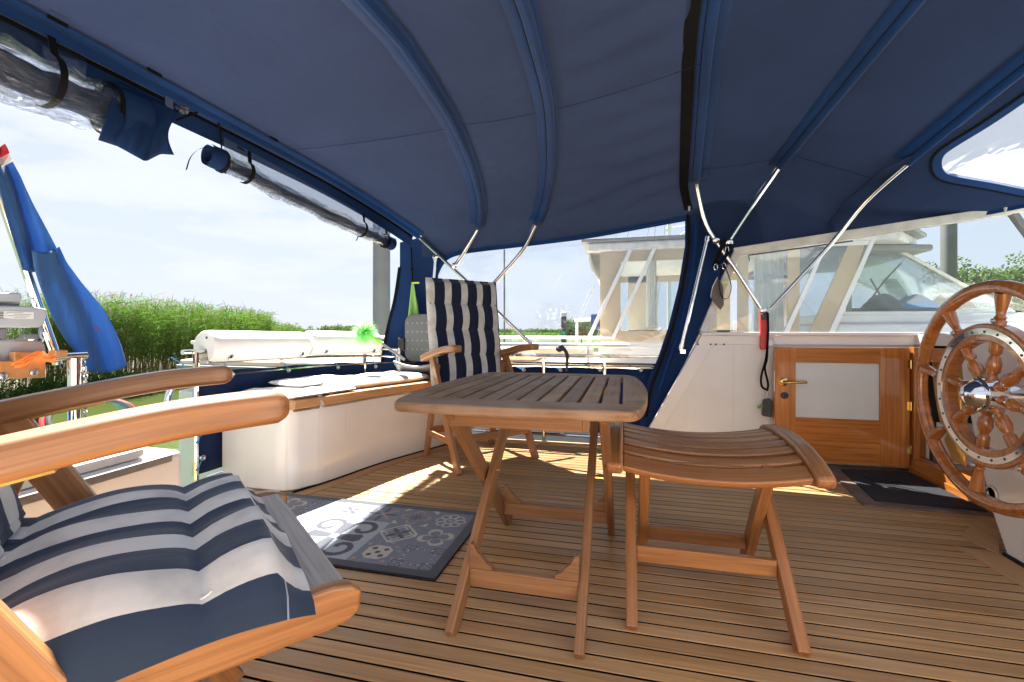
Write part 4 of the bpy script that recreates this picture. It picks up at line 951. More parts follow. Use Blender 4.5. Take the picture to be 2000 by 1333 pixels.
# hoop sleeves and tubes
def sleeve(i, yend, wid, shift, tube_r=.017):
    ys = [y for y in YR if YMINS[i] <= y <= yend]; ys = ys+[yend] if ys[-1] < yend-.004 else ys
    P_ = [bow_pt(i, y) for y in ys]; m_ = len(P_); vs, fs = [], []
    for k, p in enumerate(P_):
        tg = (P_[min(k+1, m_-1)]-P_[max(k-1, 0)]).normalized(); q = bow_pt(min(i+1, 5), ys[k])-bow_pt(max(i-1, 0), ys[k]); q = (q-tg*q.dot(tg)).normalized(); dn = tg.cross(q)
        if dn.z > 0: dn = -dn
        prof = [(-wid/2+shift, .0), (-.021, .004), (-.017, .014), (-.008, .024), (.003, .027), (.013, .022), (.019, .010), (.022, .003), (wid/2+shift, .0)]
        for a, h in prof: vs.append(p+q*a+dn*(h-.002))
    n = 9
    for k in range(m_-1):
        for j in range(n-1): fs.append((k*n+j, k*n+j+1, (k+1)*n+j+1, (k+1)*n+j))
    b = MB(); b.add(vs, fs); s_ = b.build('hoop_sleeve', 'sleeve', CN, smooth=35, solid=.0015)
    b = MB(); b.tube([vs[k*n+1]+Vector((0, 0, -.002)) for k in range(m_)], .0022, 5); b.build('sleeve_seam', 'zip', s_)
    return ys[-1]
ENDS = [3.10, 2.99, 3.05, 2.93, 2.92, 2.72]
for i in range(6): sleeve(i, ENDS[i], (.10, .105, .10, .11, .105, .11)[i], (.012, -.012, -.012, .012, -.02, -.02)[i])
# roof fabric cut short out of view to admit light; bare hoops carry on
for i in range(6):
    b = MB(); b.tube([bow_pt(i, y)+Vector((0, 0, -.008)) for y in np.linspace(YMINS[i]-.01, -.30, 20)]+[Vector((bow_pt(i, -.30).x, -.34, .6))], .0125, 10); b.build('hoop_tube', 'chrome', CN, smooth=True)
    if i < 5: b = MB(); b.ribbon([bow_pt(i, yrow(0, i, k/8)).lerp(bow_pt(i+1, yrow(0, i, k/8)), k/8)+Vector((0, 0, .010)) for k in range(9)], Vector((0, .03, 0)), .004); b.build('edge_binding', 'sleeve', CN)
# exposed lower tubes
def hoop(i, lower, name='hoop_tube'):
    y = ENDS[i]; P_ = [bow_pt(i, yy)+Vector((0, 0, -.008)) for yy in np.linspace(y-.25, y, 6)]+[Vector(p) for p in lower]
    b = MB(); b.tube(cat(P_, 4), .0125, 10); return b.build(name, 'chrome', CN, smooth=True)
hoop(0, [atY(868, 510, 3.10), atY(915, 553, 3.10), atY(985, 622, 3.10), atY(1043, 678, 3.12)])
hoop(1, [atY(905, 495, 3.08), atY(888, 519, 3.09)])
hoop(2, [atY(1020, 490, 3.10), atY(965, 553, 3.10), atY(925, 603, 3.10)])
hoop(3, [atY(1375, 425, 3.0), atY(1400, 473, 3.01), atY(1440, 532, 3.02), atY(1488, 606, 3.02)])
hoop(4, [atY(1468, 405, 2.99), atY(1422, 474, 2.99)])
hoop(5, [atY(1690, 395, 2.86), atY(1620, 480, 2.95), atY(1505, 604, 3.0)])
def clampfit(p, r=.02):
    b = MB(); b.lathe([(r*.7, -.018), (r, -.014), (r, .014), (r*.7, .018)], 12, p, (0, 1, .2)); b.lathe([(.007, 0), (.007, .03)], 8, Vector(p)+Vector((0, -.03, 0)), (0, 1, 0)); b.build('hoop_clamp', 'chrome', CN, smooth=35)
for p in (atY(888, 519, 3.09), atY(925, 600, 3.10), atY(1398, 470, 3.0), atY(1424, 474, 2.98), atY(1490, 608, 3.01), atY(851, 503, 3.09)): clampfit(p)
for (p, q) in ((atY(851, 503, 3.085), atY(843, 600, 3.09)), (atY(1383, 462, 3.0), atY(1330, 682, 3.02))):
    b = MB(); b.tube([p, q], .0105, 10); b.lathe([(.014, 0), (.014, .03)], 10, p, (q-p)); b.lathe([(.014, 0), (.014, .03)], 10, q, (p-q)); b.build('hoop_strut', 'chrome', CN, smooth=35)
b = MB(); q = atY(1330, 684, 3.02); b.box(q+Vector((.012, .01, -.01)), (.035, .02, .03)); b.lathe([(.012, -.02), (.012, .02)], 10, q, (0, 1, 0)); b.build('strut_foot', 'chrome', CN, bevel=.004)
# valance under the aft hoop (dark band that holds the curtains)
ys = [y for y in YR if -.2 < y < 3.09]
b = MB(); b.ribbon([bow_pt(0, y)+Vector((-.045, 0, -.045)) for y in ys], Vector((.02, 0, .075)), .003); b.build('valance', 'navy', CN, smooth=True)
b = MB(); b.ribbon([bow_pt(0, y)+Vector((-.036, 0, -.012)) for y in ys], Vector((.006, 0, .022)), .004); b.build('curtain_zip', 'zip', CN)
# zip between the aft and forward canopies, beside hoop four
b = MB(); ys = [y for y in YR if 1.28 < y <= 3.121]
for off, wd_ in ((-.084, .024), (-.056, .022)):
    b.ribbon([bow_pt(3, y)+Vector((off, 0, -.014+off*-.08)) for y in ys], Vector((wd_, 0, .002)), .004)
b.build('roof_zip', 'zip', CN)
b = MB(); b.ribbon([bow_pt(3, y)+Vector((-.070, 0, -.011)) for y in ys], Vector((.05, 0, .003)), .003); b.build('zip_tape', 'web', CN)
b = MB(); p = atY(1346, 408, 3.07); b.box(p, (.012, .01, .03)); b.tube([p+Vector((0, -.01, -.015)), p+Vector((0, -.015, -.05))], .003, 6); b.build('zip_puller', 'steel', CN)
# seam lines across the panels
for i, yq in ((0, 1.97), (1, 1.97), (2, 2.0), (3, 2.82), (4, 2.82)):
    pts = [bow_pt(i, yq+.0).lerp(bow_pt(i+1, yq+.02), k/10)+Vector((0, 0, .012-.0035-(.012 if i < 4 else .004)*4*(k/10)*(1-k/10)-.006)) for k in range(11)]
    b = MB(); b.ribbon(pts, Vector((0, .0028, 0)), .002); b.build('panel_seam', 'canopy_fwd', CN)
for (u, v) in ((113, 42), (302, 142), (535, 272), (745, 397)):
    p = atX(u, v, -1.62); b = MB(); b.box(p, (.004, .05, .012)); b.build('velcro_tab', 'zip', CN)
for (u, v, k) in ((1935, 160, 2.0), (1780, 287, 2.33)):
    b = MB(); b.box(atD(u, v, k), (.012, .05, .006), rz=.5); b.build('velcro_tab', 'zip', CN)
# aft port quarter panel and side strip: outlines measured on the side plane
def side_panel(px, y, name, mat, th_=.004, bend=None):
    b = MB(); pts = [atY(u, v, y) for u, v in px]
    if bend: pts = [bend(p) for p in pts]
    # triangulated fan through bmesh for concave outlines
    me_pts = pts; b.prism(me_pts, (0, th_, 0)); return b.build(name, mat, CN)
side_panel([(781, 474), (830, 462), (872, 498), (868, 510), (856, 530), (850, 556), (848, 600), (852, 735), (742, 735), (747, 690), (757, 640), (771, 582), (781, 520)], 3.13, 'quarter_panel', 'navy')
side_panel([(1338, 415), (1338, 480), (1325, 560), (1305, 640), (1285, 700), (1266, 742), (1250, 800), (1250, 862), (1268, 850), (1330, 725), (1385, 612), (1412, 560), (1445, 492), (1470, 480), (1470, 395), (1400, 380)], 3.128, 'quarter_panel', 'navy')
for px in ([(1344, 420), (1345, 480), (1333, 560), (1314, 640), (1294, 700), (1272, 760), (1262, 815)], [(780, 522), (771, 582), (757, 640), (748, 690), (745, 730)], [(1358, 420), (1358, 480), (1347, 560), (1328, 640), (1308, 700), (1288, 760)]):
    b = MB(); pts = cat([atY(u, v, 3.118) for u, v in px], 6); b.ribbon(pts, Vector((.020, 0, .006)), .005); b.build('side_zip' if px[0][0] != 1358 else 'side_welt', 'zip' if px[0][0] != 1358 else 'sleeve', CN)
# border round the clear side window, and the pane itself
wpx = [(850, 600), (850, 556), (856, 530), (872, 505), (900, 494), (940, 488), (1000, 481), (1075, 472), (1150, 462), (1250, 444), (1338, 428)]
b = MB(); pts = cat([atY(u, v, 3.119) for u, v in wpx], 5); b.ribbon(pts, [Vector((-.012, 0, .028)) if i > 8 else Vector((.028, 0, -.005)) for i in range(len(pts))], .004); b.build('window_border', 'sleeve', CN)
b = MB(); b.prism([atY(u, v, 3.135) for u, v in wpx[1:]+[(1338, 480), (1325, 560), (1305, 640), (1285, 700), (850, 702)]], (0, .001, 0)); b.build('clear_window', 'vinyl', CN)
b = MB(); pts = cat([atY(u, v, 3.112) for u, v in ((1080, 470), (1150, 460), (1250, 442), (1338, 424))], 5); b.ribbon(pts, Vector((0, 0, .02)), .008); b.build('edge_binding', 'sleeve', CN)
# forward corner: fabric triangle and clear front window on a raked plane
pa, pb, pc = Vector((1.367, 2.75, 1.604)), Vector((1.60, 2.24, 1.86)), Vector((1.96, 2.92, 1.413)); nrm = (pb-pa).cross(pc-pa).normalized()
def fr_(u, v, o=0): return atP(u, v, pa, nrm)+nrm*o
if nrm.z > 0: nn_ = nrm
else: nn_ = -nrm
arch = [(2060, 150), (2000, 192), (1930, 240), (1862, 282), (1836, 302), (1830, 322), (1838, 340), (1862, 350), (1930, 362), (2000, 376), (2060, 386)]
ac = cat([fr_(u, v) for u, v in arch], 4)
lower = [fr_(*p) for p in [(2060, 397), (1985, 403), (1890, 424), (1760, 446), (1590, 474), (1650, 395), (1725, 330), (1800, 295), (1900, 212), (2000, 118), (2060, 60)]]
b = MB(); b.prism(ac+lower, nn_*.003); b.build('forward_corner_panel', 'canopy_fwd', CN)
b = MB(); b.ribbon([p-nn_*.004 for p in ac], [((ac[min(i+1, len(ac)-1)]-ac[max(i-1, 0)]).cross(nn_)).normalized()*.034 for i in range(len(ac))], .004); b.build('window_border', 'sleeve', CN)
b = MB(); b.ribbon([p-nn_*.005+((ac[min(i+1, len(ac)-1)]-ac[max(i-1, 0)]).cross(nn_)).normalized()*(-.022 if ((ac[1]-ac[0]).cross(nn_)).dot(Vector((1, 0, 0))) > 0 else .022) for i, p in enumerate(ac)], [((ac[min(i+1, len(ac)-1)]-ac[max(i-1, 0)]).cross(nn_)).normalized()*.010 for i in range(len(ac))], .005); b.build('window_zip', 'zip', CN)
b = MB(); b.prism([p+nn_*.004 for p in ac], nn_*.001); b.build('clear_window', 'vinyl', CN)
low2 = cat([fr_(*p, 0)-nn_*.003 for p in [(2000, 400), (1890, 421), (1760, 443), (1640, 463)]], 5)
b = MB(); b.ribbon(low2, Vector((0, .004, .03)), .004); b.build('edge_binding', 'sleeve', CN)
# ================================================================== rolled curtains
def roll(name, label, A, B_, r, turns, sag, endfabric):
    A = Vector(A); B_ = Vector(B_); d = (B_-A); L_ = d.length; d.normalize(); up = Vector((0, 0, 1)); up = (up-d*up.dot(d)).normalized(); sd = d.cross(up)
    t = thing(name, label, 'curtain', A.lerp(B_, .5)-Vector((0, 0, r))); rnd = random.random()*30
    def core(k, lo, hi, rr, nseg, na, wob):
        def g(a, bb):
            l = lo+(hi-lo)*a; th_ = 2*math.pi*turns*bb; q = rr*(1-.30*bb)*(1+wob*noise.noise(Vector((l*6+rnd, th_*.55, 3)))*2.2+wob*.8*noise.noise(Vector((l*17+rnd, th_*1.3, 9))))
            c = A+d*l+up*(-sag*4*(l/L_)*(1-l/L_))
            return c+up*(q*math.cos(th_+.6))*1.0+sd*(q*math.sin(th_+.6))*.8
        return g
    e0, e1 = endfabric
    if e0: b = MB(); b.grid(core(0, 0, e0, r, 8, 60, .10), 10, 64); b.build('fabric_end', 'navy', t, smooth=True, solid=.0015)
    b = MB(); b.grid(core(0, e0, L_-e1, r*.97, 60, 60, .30), 70, 64); b.build('clear_roll', 'vinyl_roll', t, smooth=True)
    b = MB(); b.grid(core(0, e0+.01, L_-e1-.01, r*.5, 60, 40, .34), 50, 40); b.build('inner_fabric', 'navy', t, smooth=True)
    if e1: b = MB(); b.grid(core(0, L_-e1, L_, r, 8, 60, .10), 10, 64); b.build('fabric_end', 'navy', t, smooth=True, solid=.0015)
    for l in (e0, L_-e1):
        pts = [A+d*l+up*(r*1.03*math.cos(a))+sd*(r*.85*math.sin(a))+up*(-sag*4*(l/L_)*(1-l/L_)) for a in np.linspace(0, 6.28, 25)]
        b = MB(); b.ribbon(pts, d*.016, .003); b.build('zip_band', 'zip', t)
    return t, A, d, up, sd, L_
def rstrap(t, A, d, up, sd, l, r, hang, topz):
    c = A+d*l; pts = [c+up*topz+sd*r*.3]+[c+up*(r*1.07*math.cos(a))+sd*(r*1.0*math.sin(a)) for a in np.linspace(.5, 3.5, 12)]
    b = MB(); b.ribbon(cat(pts, 2), d*.02, .0025); b.build('strap', 'web', t)
    if hang:
        p = pts[-1]; b = MB(); b.ribbon(cat([p, p+Vector((0, -.02, -.03)), p+Vector((0, -.03, -hang))], 4), d*.008, .002); b.build('strap_tail', 'web', t)
rA, rB = Vector((-1.72, 1.565, 1.535)), Vector((-1.64, 3.0, 1.415))
rr = roll('rolled_curtain', 'slim clear vinyl curtain rolled up along the canopy edge above the fenders', rA, rB, .048, 2.2, .012, (.07, .09))
for l in (.19, 1.07, 1.33): rstrap(rr[0], rr[1], rr[2], rr[3], rr[4], l, .048, .03 if l == 1.07 else 0, .10)
b = MB(); b.grid(lambda a, bb: (rA+(rB-rA)*(.06+.9*a))+Vector((-.01+.012*math.sin(a*19)*bb, 0, .115-.10*bb)), 40, 6); b.build('clear_flap', 'vinyl', rr[0], smooth=True)
rC, rD = Vector((-1.72, .35, 1.55)), Vector((-1.72, 1.30, 1.552))
r2 = roll('rolled_curtain', 'bulky rolled clear curtain with a blue fabric end, tied up above the flag', rC, rD, .086, 2.4, .02, (.1, .12))
for l in (.66, .25): rstrap(r2[0], r2[1], r2[2], r2[3], r2[4], l, .078, 0, .13)
b = MB(); b.grid(lambda a, bb: (rC+(rD-rC)*(.1+.72*a))+Vector((-.012+.012*math.sin(a*17)*bb, 0, .15-.10*bb)), 40, 6); b.build('clear_flap', 'vinyl', r2[0], smooth=True)
# loose corner of blue fabric hanging from the thick roll
def hc_(a, bb):
    top = Vector((232+118*a, 158+60*a, 0)); bot = Vector((192+148*a, lerpl(a, [0, .25, .62, .82, 1], [274, 286, 316, 301, 303]), 0)); q = top.lerp(bot, bb); q.x -= 16*a*a*math.sin(bb*math.pi)
    return atX(q.x, q.y, -1.70+.055*math.sin(bb*2.6)*(1-.6*a)+.035*math.sin(a*10+bb*2.5)*bb*bb+.012*math.sin(a*23+bb*6)*bb)
b = MB(); b.grid(hc_, 26, 16); b.build('hanging_corner', 'navy', r2[0], smooth=70, solid=.002)
b = MB(); p = atX(345, 205, -1.70); b.lathe([(.0, 0), (.022, .004), (.03, .02), (.022, .04), (0, .045)], 14, p, (.3, 1, 0)); b.build('plastic_toggle', 'vinyl_roll', r2[0], smooth=True)
b = MB(); b.box(p+Vector((0, -.03, -.01)), (.006, .03, .045)); b.build('buckle', 'steel', r2[0], bevel=.002)
b = MB(); b.tube(cat([atX(345, 235, -1.7), atX(380, 222, -1.7), atX(410, 210, -1.7), atX(426, 240, -1.7), atX(432, 280, -1.7)], 5), .0045, 6); b.tube([atX(430, 250, -1.7), atX(435, 320, -1.7), atX(441, 340, -1.7)], .003, 6); b.ribbon(cat([atX(405, 288, -1.7), atX(388, 292, -1.7), atX(372, 308, -1.7), atX(364, 332, -1.7)], 5), Vector((0, .006, .006)), .002); b.build('tie_cord', 'web', r2[0], smooth=True)
# strap with green cloth on the quarter panel
b = MB(); b.ribbon([atY(803, 482, 3.09), atY(805, 520, 3.09), atY(806, 552, 3.09)], Vector((.012, 0, 0)), .003); b.box(atY(805, 526, 3.085), (.02, .012, .018)); b.build('hanging_strap', 'web', label='black webbing strap hanging on the navy quarter panel above the green cloth', cat='strap')
gc = thing('cleaning_cloth', 'lime green cleaning cloth hanging from a strap on the navy panel', 'cloth', atY(812, 630, 3.06))
b = MB(); p0 = atY(807, 552, 3.075)
b.grid(lambda a, bb: p0+Vector(((a-.5)*(.015+.085*bb)+.012*bb, -.012*math.sin(a*9)*bb-.01, -.27*bb)), 16, 12); b.build('cloth', 'lime', gc, smooth=True, solid=.002)
b = MB(); b.box(p0+Vector((.03, -.02, -.006)), (.055, .012, .012)); b.build('clip', 'lime_yellow', gc, bevel=.003)
# ================================================================== CABIN SIDE WALL AND WINDOW
WY = 3.05
sw_ = thing('cabin_side', 'white cabin side with a raked aft edge and a large side window', 'cabin wall', (1.1, WY+.02, 0))
b = MB(); b.prism([(.068, WY, 0), (2.6, WY, 0), (2.6, WY, .752), (.466, WY, .752)], (0, .045, 0)); b.build('lower_panel', 'cabinwhite', sw_, bevel=.004)
b = MB(); b.prism([(.066, WY-.010, 0), (.15, WY-.010, 0), (.535, WY-.010, .70), (.84, WY-.010, .70), (2.6, WY-.010, .70), (2.6, WY-.010, .756), (.466, WY-.010, .756)], (0, .0098, 0)); b.build('panel_trim', 'whitepaint', sw_, bevel=.003)
b = MB(); b.box((1.53, WY+.005, .766), (2.14, .075, .018)); b.build('window_sill', 'whitepaint', sw_, bevel=.005)
f0, f1, f2, f3 = Vector((.478, WY+.02, .775)), Vector((.675, WY+.02, 1.272)), Vector((1.965, WY-.10, 1.418)), Vector((2.40, WY-.02, .78))
for (p, q, w_, nm) in ((f0, f1, .045, 'window_frame'), (f1+Vector((-.02, 0, 0)), f2+Vector((.02, 0, .002)), .050, 'window_frame'), (f2, f3, .028, 'window_post')):
    b = MB(); b.beam(p, q, .04, w_, side=(0, 1, 0)); b.build(nm, 'dirtywhite' if nm == 'window_frame' else 'ngrey', sw_, bevel=.005)
b = MB(); b.prism([f0+Vector((.01, 0, 0)), f1+Vector((.005, 0, -.01)), f2+Vector((-.01, 0, -.01)), f3], (0, .004, 0)); b.build('window_pane', 'glass', sw_)
b = MB(); b.beam(f1+Vector((.06, -.022, -.026)), f1+Vector((.60, -.055, .03)), .004, .008); b.beam(f1+Vector((.06, -.022, -.026)), f1+Vector((.065, -.022, -.06)), .004, .006); b.build('wiper_rail', 'darkgrey', sw_)
for u in (1363, 1388, 1398, 1414):
    b = MB(); b.lathe([(.006, 0), (.006, .003)], 8, atY(u, 673, WY-.010), (0, -1, 0)); b.build('screw', 'darkgrey', sw_)
b = MB(); p = atY(1510, 487, WY); b.box(p+Vector((0, -.03, 0)), (.03, .01, .016)); b.build('frame_catch', 'steel', sw_, bevel=.002)
b = MB(); p = f2+Vector((0, -.03, 0)); b.box(p, (.10, .022, .045)); b.lathe([(.014, 0), (.014, .014)], 12, p+Vector((.01, -.01, 0)), (0, -1, 0)); b.build('corner_fitting', 'dirtywhite', sw_, bevel=.006)
# ------------------------------------------------------------------ varnished door
DR = thing('cabin_door', 'varnished wooden half door with frosted pane, swung open against the cabin side', 'door', (1.19, 2.975, 0))
DYF = 2.955
dx0, dx1, dz0, dz1 = .854, 1.522, .032, .690
def slab(x0_, x1_, z0_, z1_, name, grain, mat='varnish', y=DYF, th_=.034):
    b = MB(); b.box(((x0_+x1_)/2, y+th_/2, (z0_+z1_)/2), (x1_-x0_, th_, z1_-z0_), grain=grain); return b.build(name, mat, DR, bevel=.0015, seg=1)
slab(dx0, .962, dz0, dz1, 'stile', 2); slab(1.384, dx1, dz0, dz1, 'stile', 2)
slab(.9622, 1.3838, .603, dz1-.001, 'rail', 0); slab(.9622, 1.3838, .158, .282, 'rail', 0); slab(.9622, 1.3838, dz0+.001, .1565, 'rail', 0)
slab(.9622, 1.3838, .2822, .6028, 'pane', 0, 'frosted', DYF+.012, .008)
hp = Vector((.900, DYF, .487)); h = MB()
h.lathe([(.023, 0), (.024, .003), (.020, .007), (.010, .009), (.009, .03)], 20, hp, (0, -1, 0)); h.tube(cat([hp+Vector((0, -.028, 0)), hp+Vector((.012, -.042, 0)), hp+Vector((.05, -.044, .002)), hp+Vector((.105, -.042, .006))], 5), .0085, 10, rf=lambda k: .0095-.002*math.sin(k*3.1)); h.build('handle', 'brass', DR, smooth=40)
h = MB(); h.lathe([(.021, 0), (.021, .004), (.018, .006)], 18, Vector((.903, DYF, .408)), (0, -1, 0)); k_ = h.build('keyhole_plate', 'darkgrey', DR, smooth=35)
h = MB(); h.lathe([(.006, 0), (.006, .008)], 10, Vector((.903, DYF, .412)), (0, -1, 0)); h.build('key_slot', 'black', k_)
for z in (.60, .37, .13):
    h = MB(); h.lathe([(.004, -.024), (.004, .024)], 10, (1.5265, DYF-.003, z), (0, 0, 1)); h.box((1.515, DYF-.0008, z), (.012, .0016, .046)); h.build('hinge', 'brass', DR, smooth=35)
h = MB(); h.box((.8525, DYF+.017, .49), (.003, .02, .12)); h.build('lock_plate', 'steel', DR)
# companionway surround
CW = thing('companionway', 'varnished companionway frame and threshold leading down into the cabin', 'doorway', (1.56, 2.6, 0))
def cw(c, d, nm, mat='varnish', grain=0, bev=.003):
    b = MB(); b.box(c, d, grain=grain); return b.build(nm, mat, CW, bevel=bev)
cw((1.548, 2.962, .345), (.030, .05, .70), 'door_post', grain=2); cw((1.585, 2.972, .35), (.035, .04, .69), 'door_post', grain=2)
cw((1.565, 2.52, .045), (.075, .845, .088), 'threshold', grain=1); cw((1.523, 2.45, .021), (.012, .95, .04), 'threshold_nosing', grain=1)
cw((1.585, 2.52, .655), (.03, .83, .075), 'header', grain=1)
cw((1.66, 2.52, .735), (.14, 1.05, .06), 'coaming', 'whitepaint', 1)
cw((2.05, 2.50, .755), (.9, 1.08, .02), 'dash_top', 'whitepaint', 0)
cw((1.85, 2.99, .30), (.5, .03, .80), 'inner_wall', 'interior', 0); cw((2.12, 2.5, .30), (.03, 1.0, .80), 'inner_wall', 'interior', 0)
cw((1.66, 2.20, .42), (.12, .02, .58), 'inner_post', 'whitepaint', 2); cw((1.60, 2.22, .20), (.008, .045, .11), 'switch_plate', 'darkgrey', 2)
b = MB()
b.grid(lambda a, bb: Vector((1.625+.022*math.sin(a*38)*(1-.55*bb)*(1 if bb < .86 else .3), (2.945-.25*a)*(1-bb**2)+(2.80-.10*a)*bb**2, .62-.50*bb)), 70, 14)
cu_ = b.build('pleated_curtain', 'ochre', smooth=True, solid=.002, label='ochre pleated curtain hanging in the companionway behind the wheel', cat='curtain')
for k, (c_, h_) in enumerate((('labelwhite', .19), ('black', .20), ('skyblue', .17), ('labelwhite', .21))):
    b = MB(); b.box((1.66+.001*k, 2.925-.027*k, .035+h_/2+.06), (.15, .022, h_)); o = b.build('book', c_, bevel=.002, label=('white paperback', 'black ring binder', 'blue booklet', 'pale magazine')[k]+' standing inside the companionway', cat='book', group='books inside the companionway')
b = MB(); b.box((1.66, 2.84, .046), (.2, .2, .095)); b.build('book_ledge', 'varnish', CW)
# ------------------------------------------------------------------ helm console and wheel
HC = thing('helm_console', 'white moulded helm console carrying the steering wheel', 'console', (1.45, 1.2, 0))
XF = 1.285
edge = [(1.945, 0), (2.01, .125), (2.09, .35), (2.16, .60), (2.19, .765)]
b = MB(); b.prism([(XF, y, z) for y, z in edge]+[(XF, -.6, .765), (XF, -.6, 0)], (.35, 0, 0)); b.build('body', 'gelcoat', HC, bevel=.012, seg=3)
b = MB(); b.ribbon([(XF-.004, 1.95, .006), (XF-.004, -.6, .006)], Vector((.008, 0, 0)), .012); b.build('base_seam', 'rubber', HC)
b = MB(); gp = Vector((XF-.001, 2.04, .565)); b.lathe([(.062, 0), (.062, .008), (.056, .013), (.052, .009), (0.001, .012)], 26, gp, (-1, 0, 0)); g_ = b.build('speaker_grille', 'whitepaint', HC, smooth=35)
for k in range(9):
    b = MB(); zz = -.04+.01*k; hw_ = math.sqrt(max(0, .05**2-zz**2)); b.box(gp+Vector((-.0135, 0, zz)), (.002, 2*hw_, .003)); b.build('grille_slot', 'darkgrey', g_)
b = MB(); b.lathe([(.03, 0), (.03, .004), (.022, .005), (.020, -.01)], 20, atX(1938, 965, XF), (-1, 0, 0)); b.build('drain_fitting', 'steel', HC, smooth=35)
b = MB(); b.box((XF-.03, 1.60, .645), (.06, .05, .012)); b.lathe([(.03, 0), (.03, .03), (.022, .04)], 16, (XF, 1.60, .62), (-1, 0, 0)); b.build('throttle', 'motorgrey', HC, bevel=.003)
# margin nib on the deck by the console
b = MB(); b.prism([(XF-.012, 1.95, .0005), (1.16, 1.99, .0005), (XF-.10, 1.62, .0005), (XF-.012, 1.45, .0005)], (0, 0, .003), grain=(0, 1, 0)); b.build('margin_board', 'bench', deck)
b = MB(); b.prism([(XF-.012, 1.958, .0005), (1.52, 2.33, .0005), (1.45, 2.335, .0005), (1.25, 2.10, .0005), (1.25, 2.02, .0005)], (0, 0, .003), grain=(0, 1, 0)); b.build('margin_board', 'bench', deck)
WX, WYc, WZc, WR = 1.115, 1.752, .580, .345
SW = thing('steering_wheel', 'large varnished wooden ship steering wheel with turned spokes and a chrome hub', 'steering wheel', (WX, WYc, WZc-WR))
wc0 = Vector((WX, WYc, WZc)); AX = Vector((-1, 0, 0))
def circ(r, n, x=0, a0=0): return [wc0+Vector((x, r*math.cos(a0+2*math.pi*k/n), r*math.sin(a0+2*math.pi*k/n))) for k in range(n)]
b = MB(); b.lathe([(WR-.024, -.010), (WR-.018, -.017), (WR-.004, -.019), (WR+.012, -.013), (WR+.017, 0), (WR+.012, .013), (WR-.004, .019), (WR-.018, .017), (WR-.024, .010), (WR-.024, -.010)], 72, wc0, AX, False); b.build('outer_rim', 'wheelwood', SW, smooth=60)
ri = .200
b = MB(); b.lathe([(ri-.030, -.016), (ri-.030, .014), (ri-.026, .018), (ri+.022, .018), (ri+.026, .014), (ri+.026, -.016), (ri-.030, -.016)], 72, wc0, AX, False); b.build('inner_ring', 'wheelwood', SW, smooth=40)
b = MB(); b.lathe([(ri-.008, .0182), (ri-.008, .0205), (ri+.011, .0205), (ri+.011, .0182)], 72, wc0, AX, False); mr_ = b.build('ring_band', 'chrome', SW, smooth=40)
for k in range(24):
    a = 2*math.pi*k/24+.06; b = MB(); p = wc0+Vector((-.0205, ri*math.cos(a), ri*math.sin(a))); b.lathe([(.004, 0), (.004, .0012)], 8, p, AX); b.build('band_screw', 'darkgrey', mr_)
prof = [(.045, .016), (.058, .016), (.062, .012), (.070, .012), (.075, .017), (.100, .0195), (.118, .015), (.128, .010), (.136, .015), (.146, .016), (.182, .016)]
prof2 = [(ri+.024, .016), (ri+.034, .017), (ri+.040, .012), (ri+.046, .015), (ri+.052, .011), (ri+.070, .013), (ri+.100, .0185), (ri+.120, .020), (WR-.026, .016)]
for k in range(8):
    a = math.radians(100)+2*math.pi*k/8; d = Vector((0, math.cos(a), math.sin(a)))
    b = MB(); b.lathe([(r_, h_) for h_, r_ in prof], 14, wc0, d); b.lathe([(r_, h_) for h_, r_ in prof2], 14, wc0, d); b.build('spoke', 'wheelwood', SW, smooth=50)
    b = MB(); b.lathe([(.008, 0), (.008, .004), (.005, .007)], 10, wc0+d*(ri+.036)+Vector((-.016, 0, 0)), AX); b.build('spoke_bolt', 'steel', SW, smooth=35)
b = MB(); b.lathe([(.020, -.17), (.030, -.165), (.034, -.10), (.034, -.03), (.052, -.022), (.054, 0), (.054, .030), (.048, .036), (.044, .037), (.042, .040), (.036, .054), (.025, .066), (.012, .073), (.001, .075)], 32, wc0, AX); b.build('hub', 'chrome', SW, smooth=35)
for k in range(8):
    a = 2*math.pi*k/8; b = MB(); b.lathe([(.004, 0), (.004, .003)], 8, wc0+Vector((-.0365, .049*math.cos(a), .049*math.sin(a))), AX); b.build('hub_screw', 'darkgrey', SW)
b = MB(); b.lathe([(.045, 0), (.045, .05), (.036, .06)], 24, (XF+.002, WYc, WZc), AX); b.build('shaft_housing', 'black', SW, smooth=35)
# ------------------------------------------------------------------ hanging odds and ends
RH = thing('red_hook_handle', 'red plastic handle strapped at the hoop foot on the cabin side', 'handle', atY(1491, 682, 3.03))
p = atY(1491, 645, 3.02); b = MB(); b.box(p, (.038, .03, .235)); b.build('grip', 'red', RH, bevel=.008, seg=3)
b = MB(); b.box(p+Vector((.002, -.0165, .085)), (.040, .004, .05)); b.build('collar', 'darkgrey', RH, bevel=.002)
b = MB(); b.box(p+Vector((.03, .0, -.075)), (.05, .012, .045)); b.build('bracket', 'steel', RH, bevel=.003)
LS = thing('dog_lead', 'black cord lead hanging beside the red handle with a grey pouch at its end', 'lead', atY(1497, 815, 3.02))
b = MB(); b.tube(cat([atY(1500, 612, 2.995), atY(1500, 660, 2.995), atY(1496, 700, 3.0), atY(1487, 735, 3.0), atY(1488, 755, 3.0), atY(1498, 762, 3.0)], 6), .006, 8); b.tube(cat([atY(1500, 655, 2.99), atY(1498, 700, 2.99), atY(1494, 720, 2.99), atY(1500, 750, 2.99), atY(1498, 764, 2.99)], 6), .006, 8); b.build('cord', 'web', LS, smooth=True)
b = MB(); b.tube(cat([atY(1498, 762, 2.99), atY(1493, 770, 2.99), atY(1497, 780, 2.99), atY(1501, 770, 2.99)], 4, closed=True), .0025, 6, closed=True); b.build('clip', 'steel', LS, smooth=True)
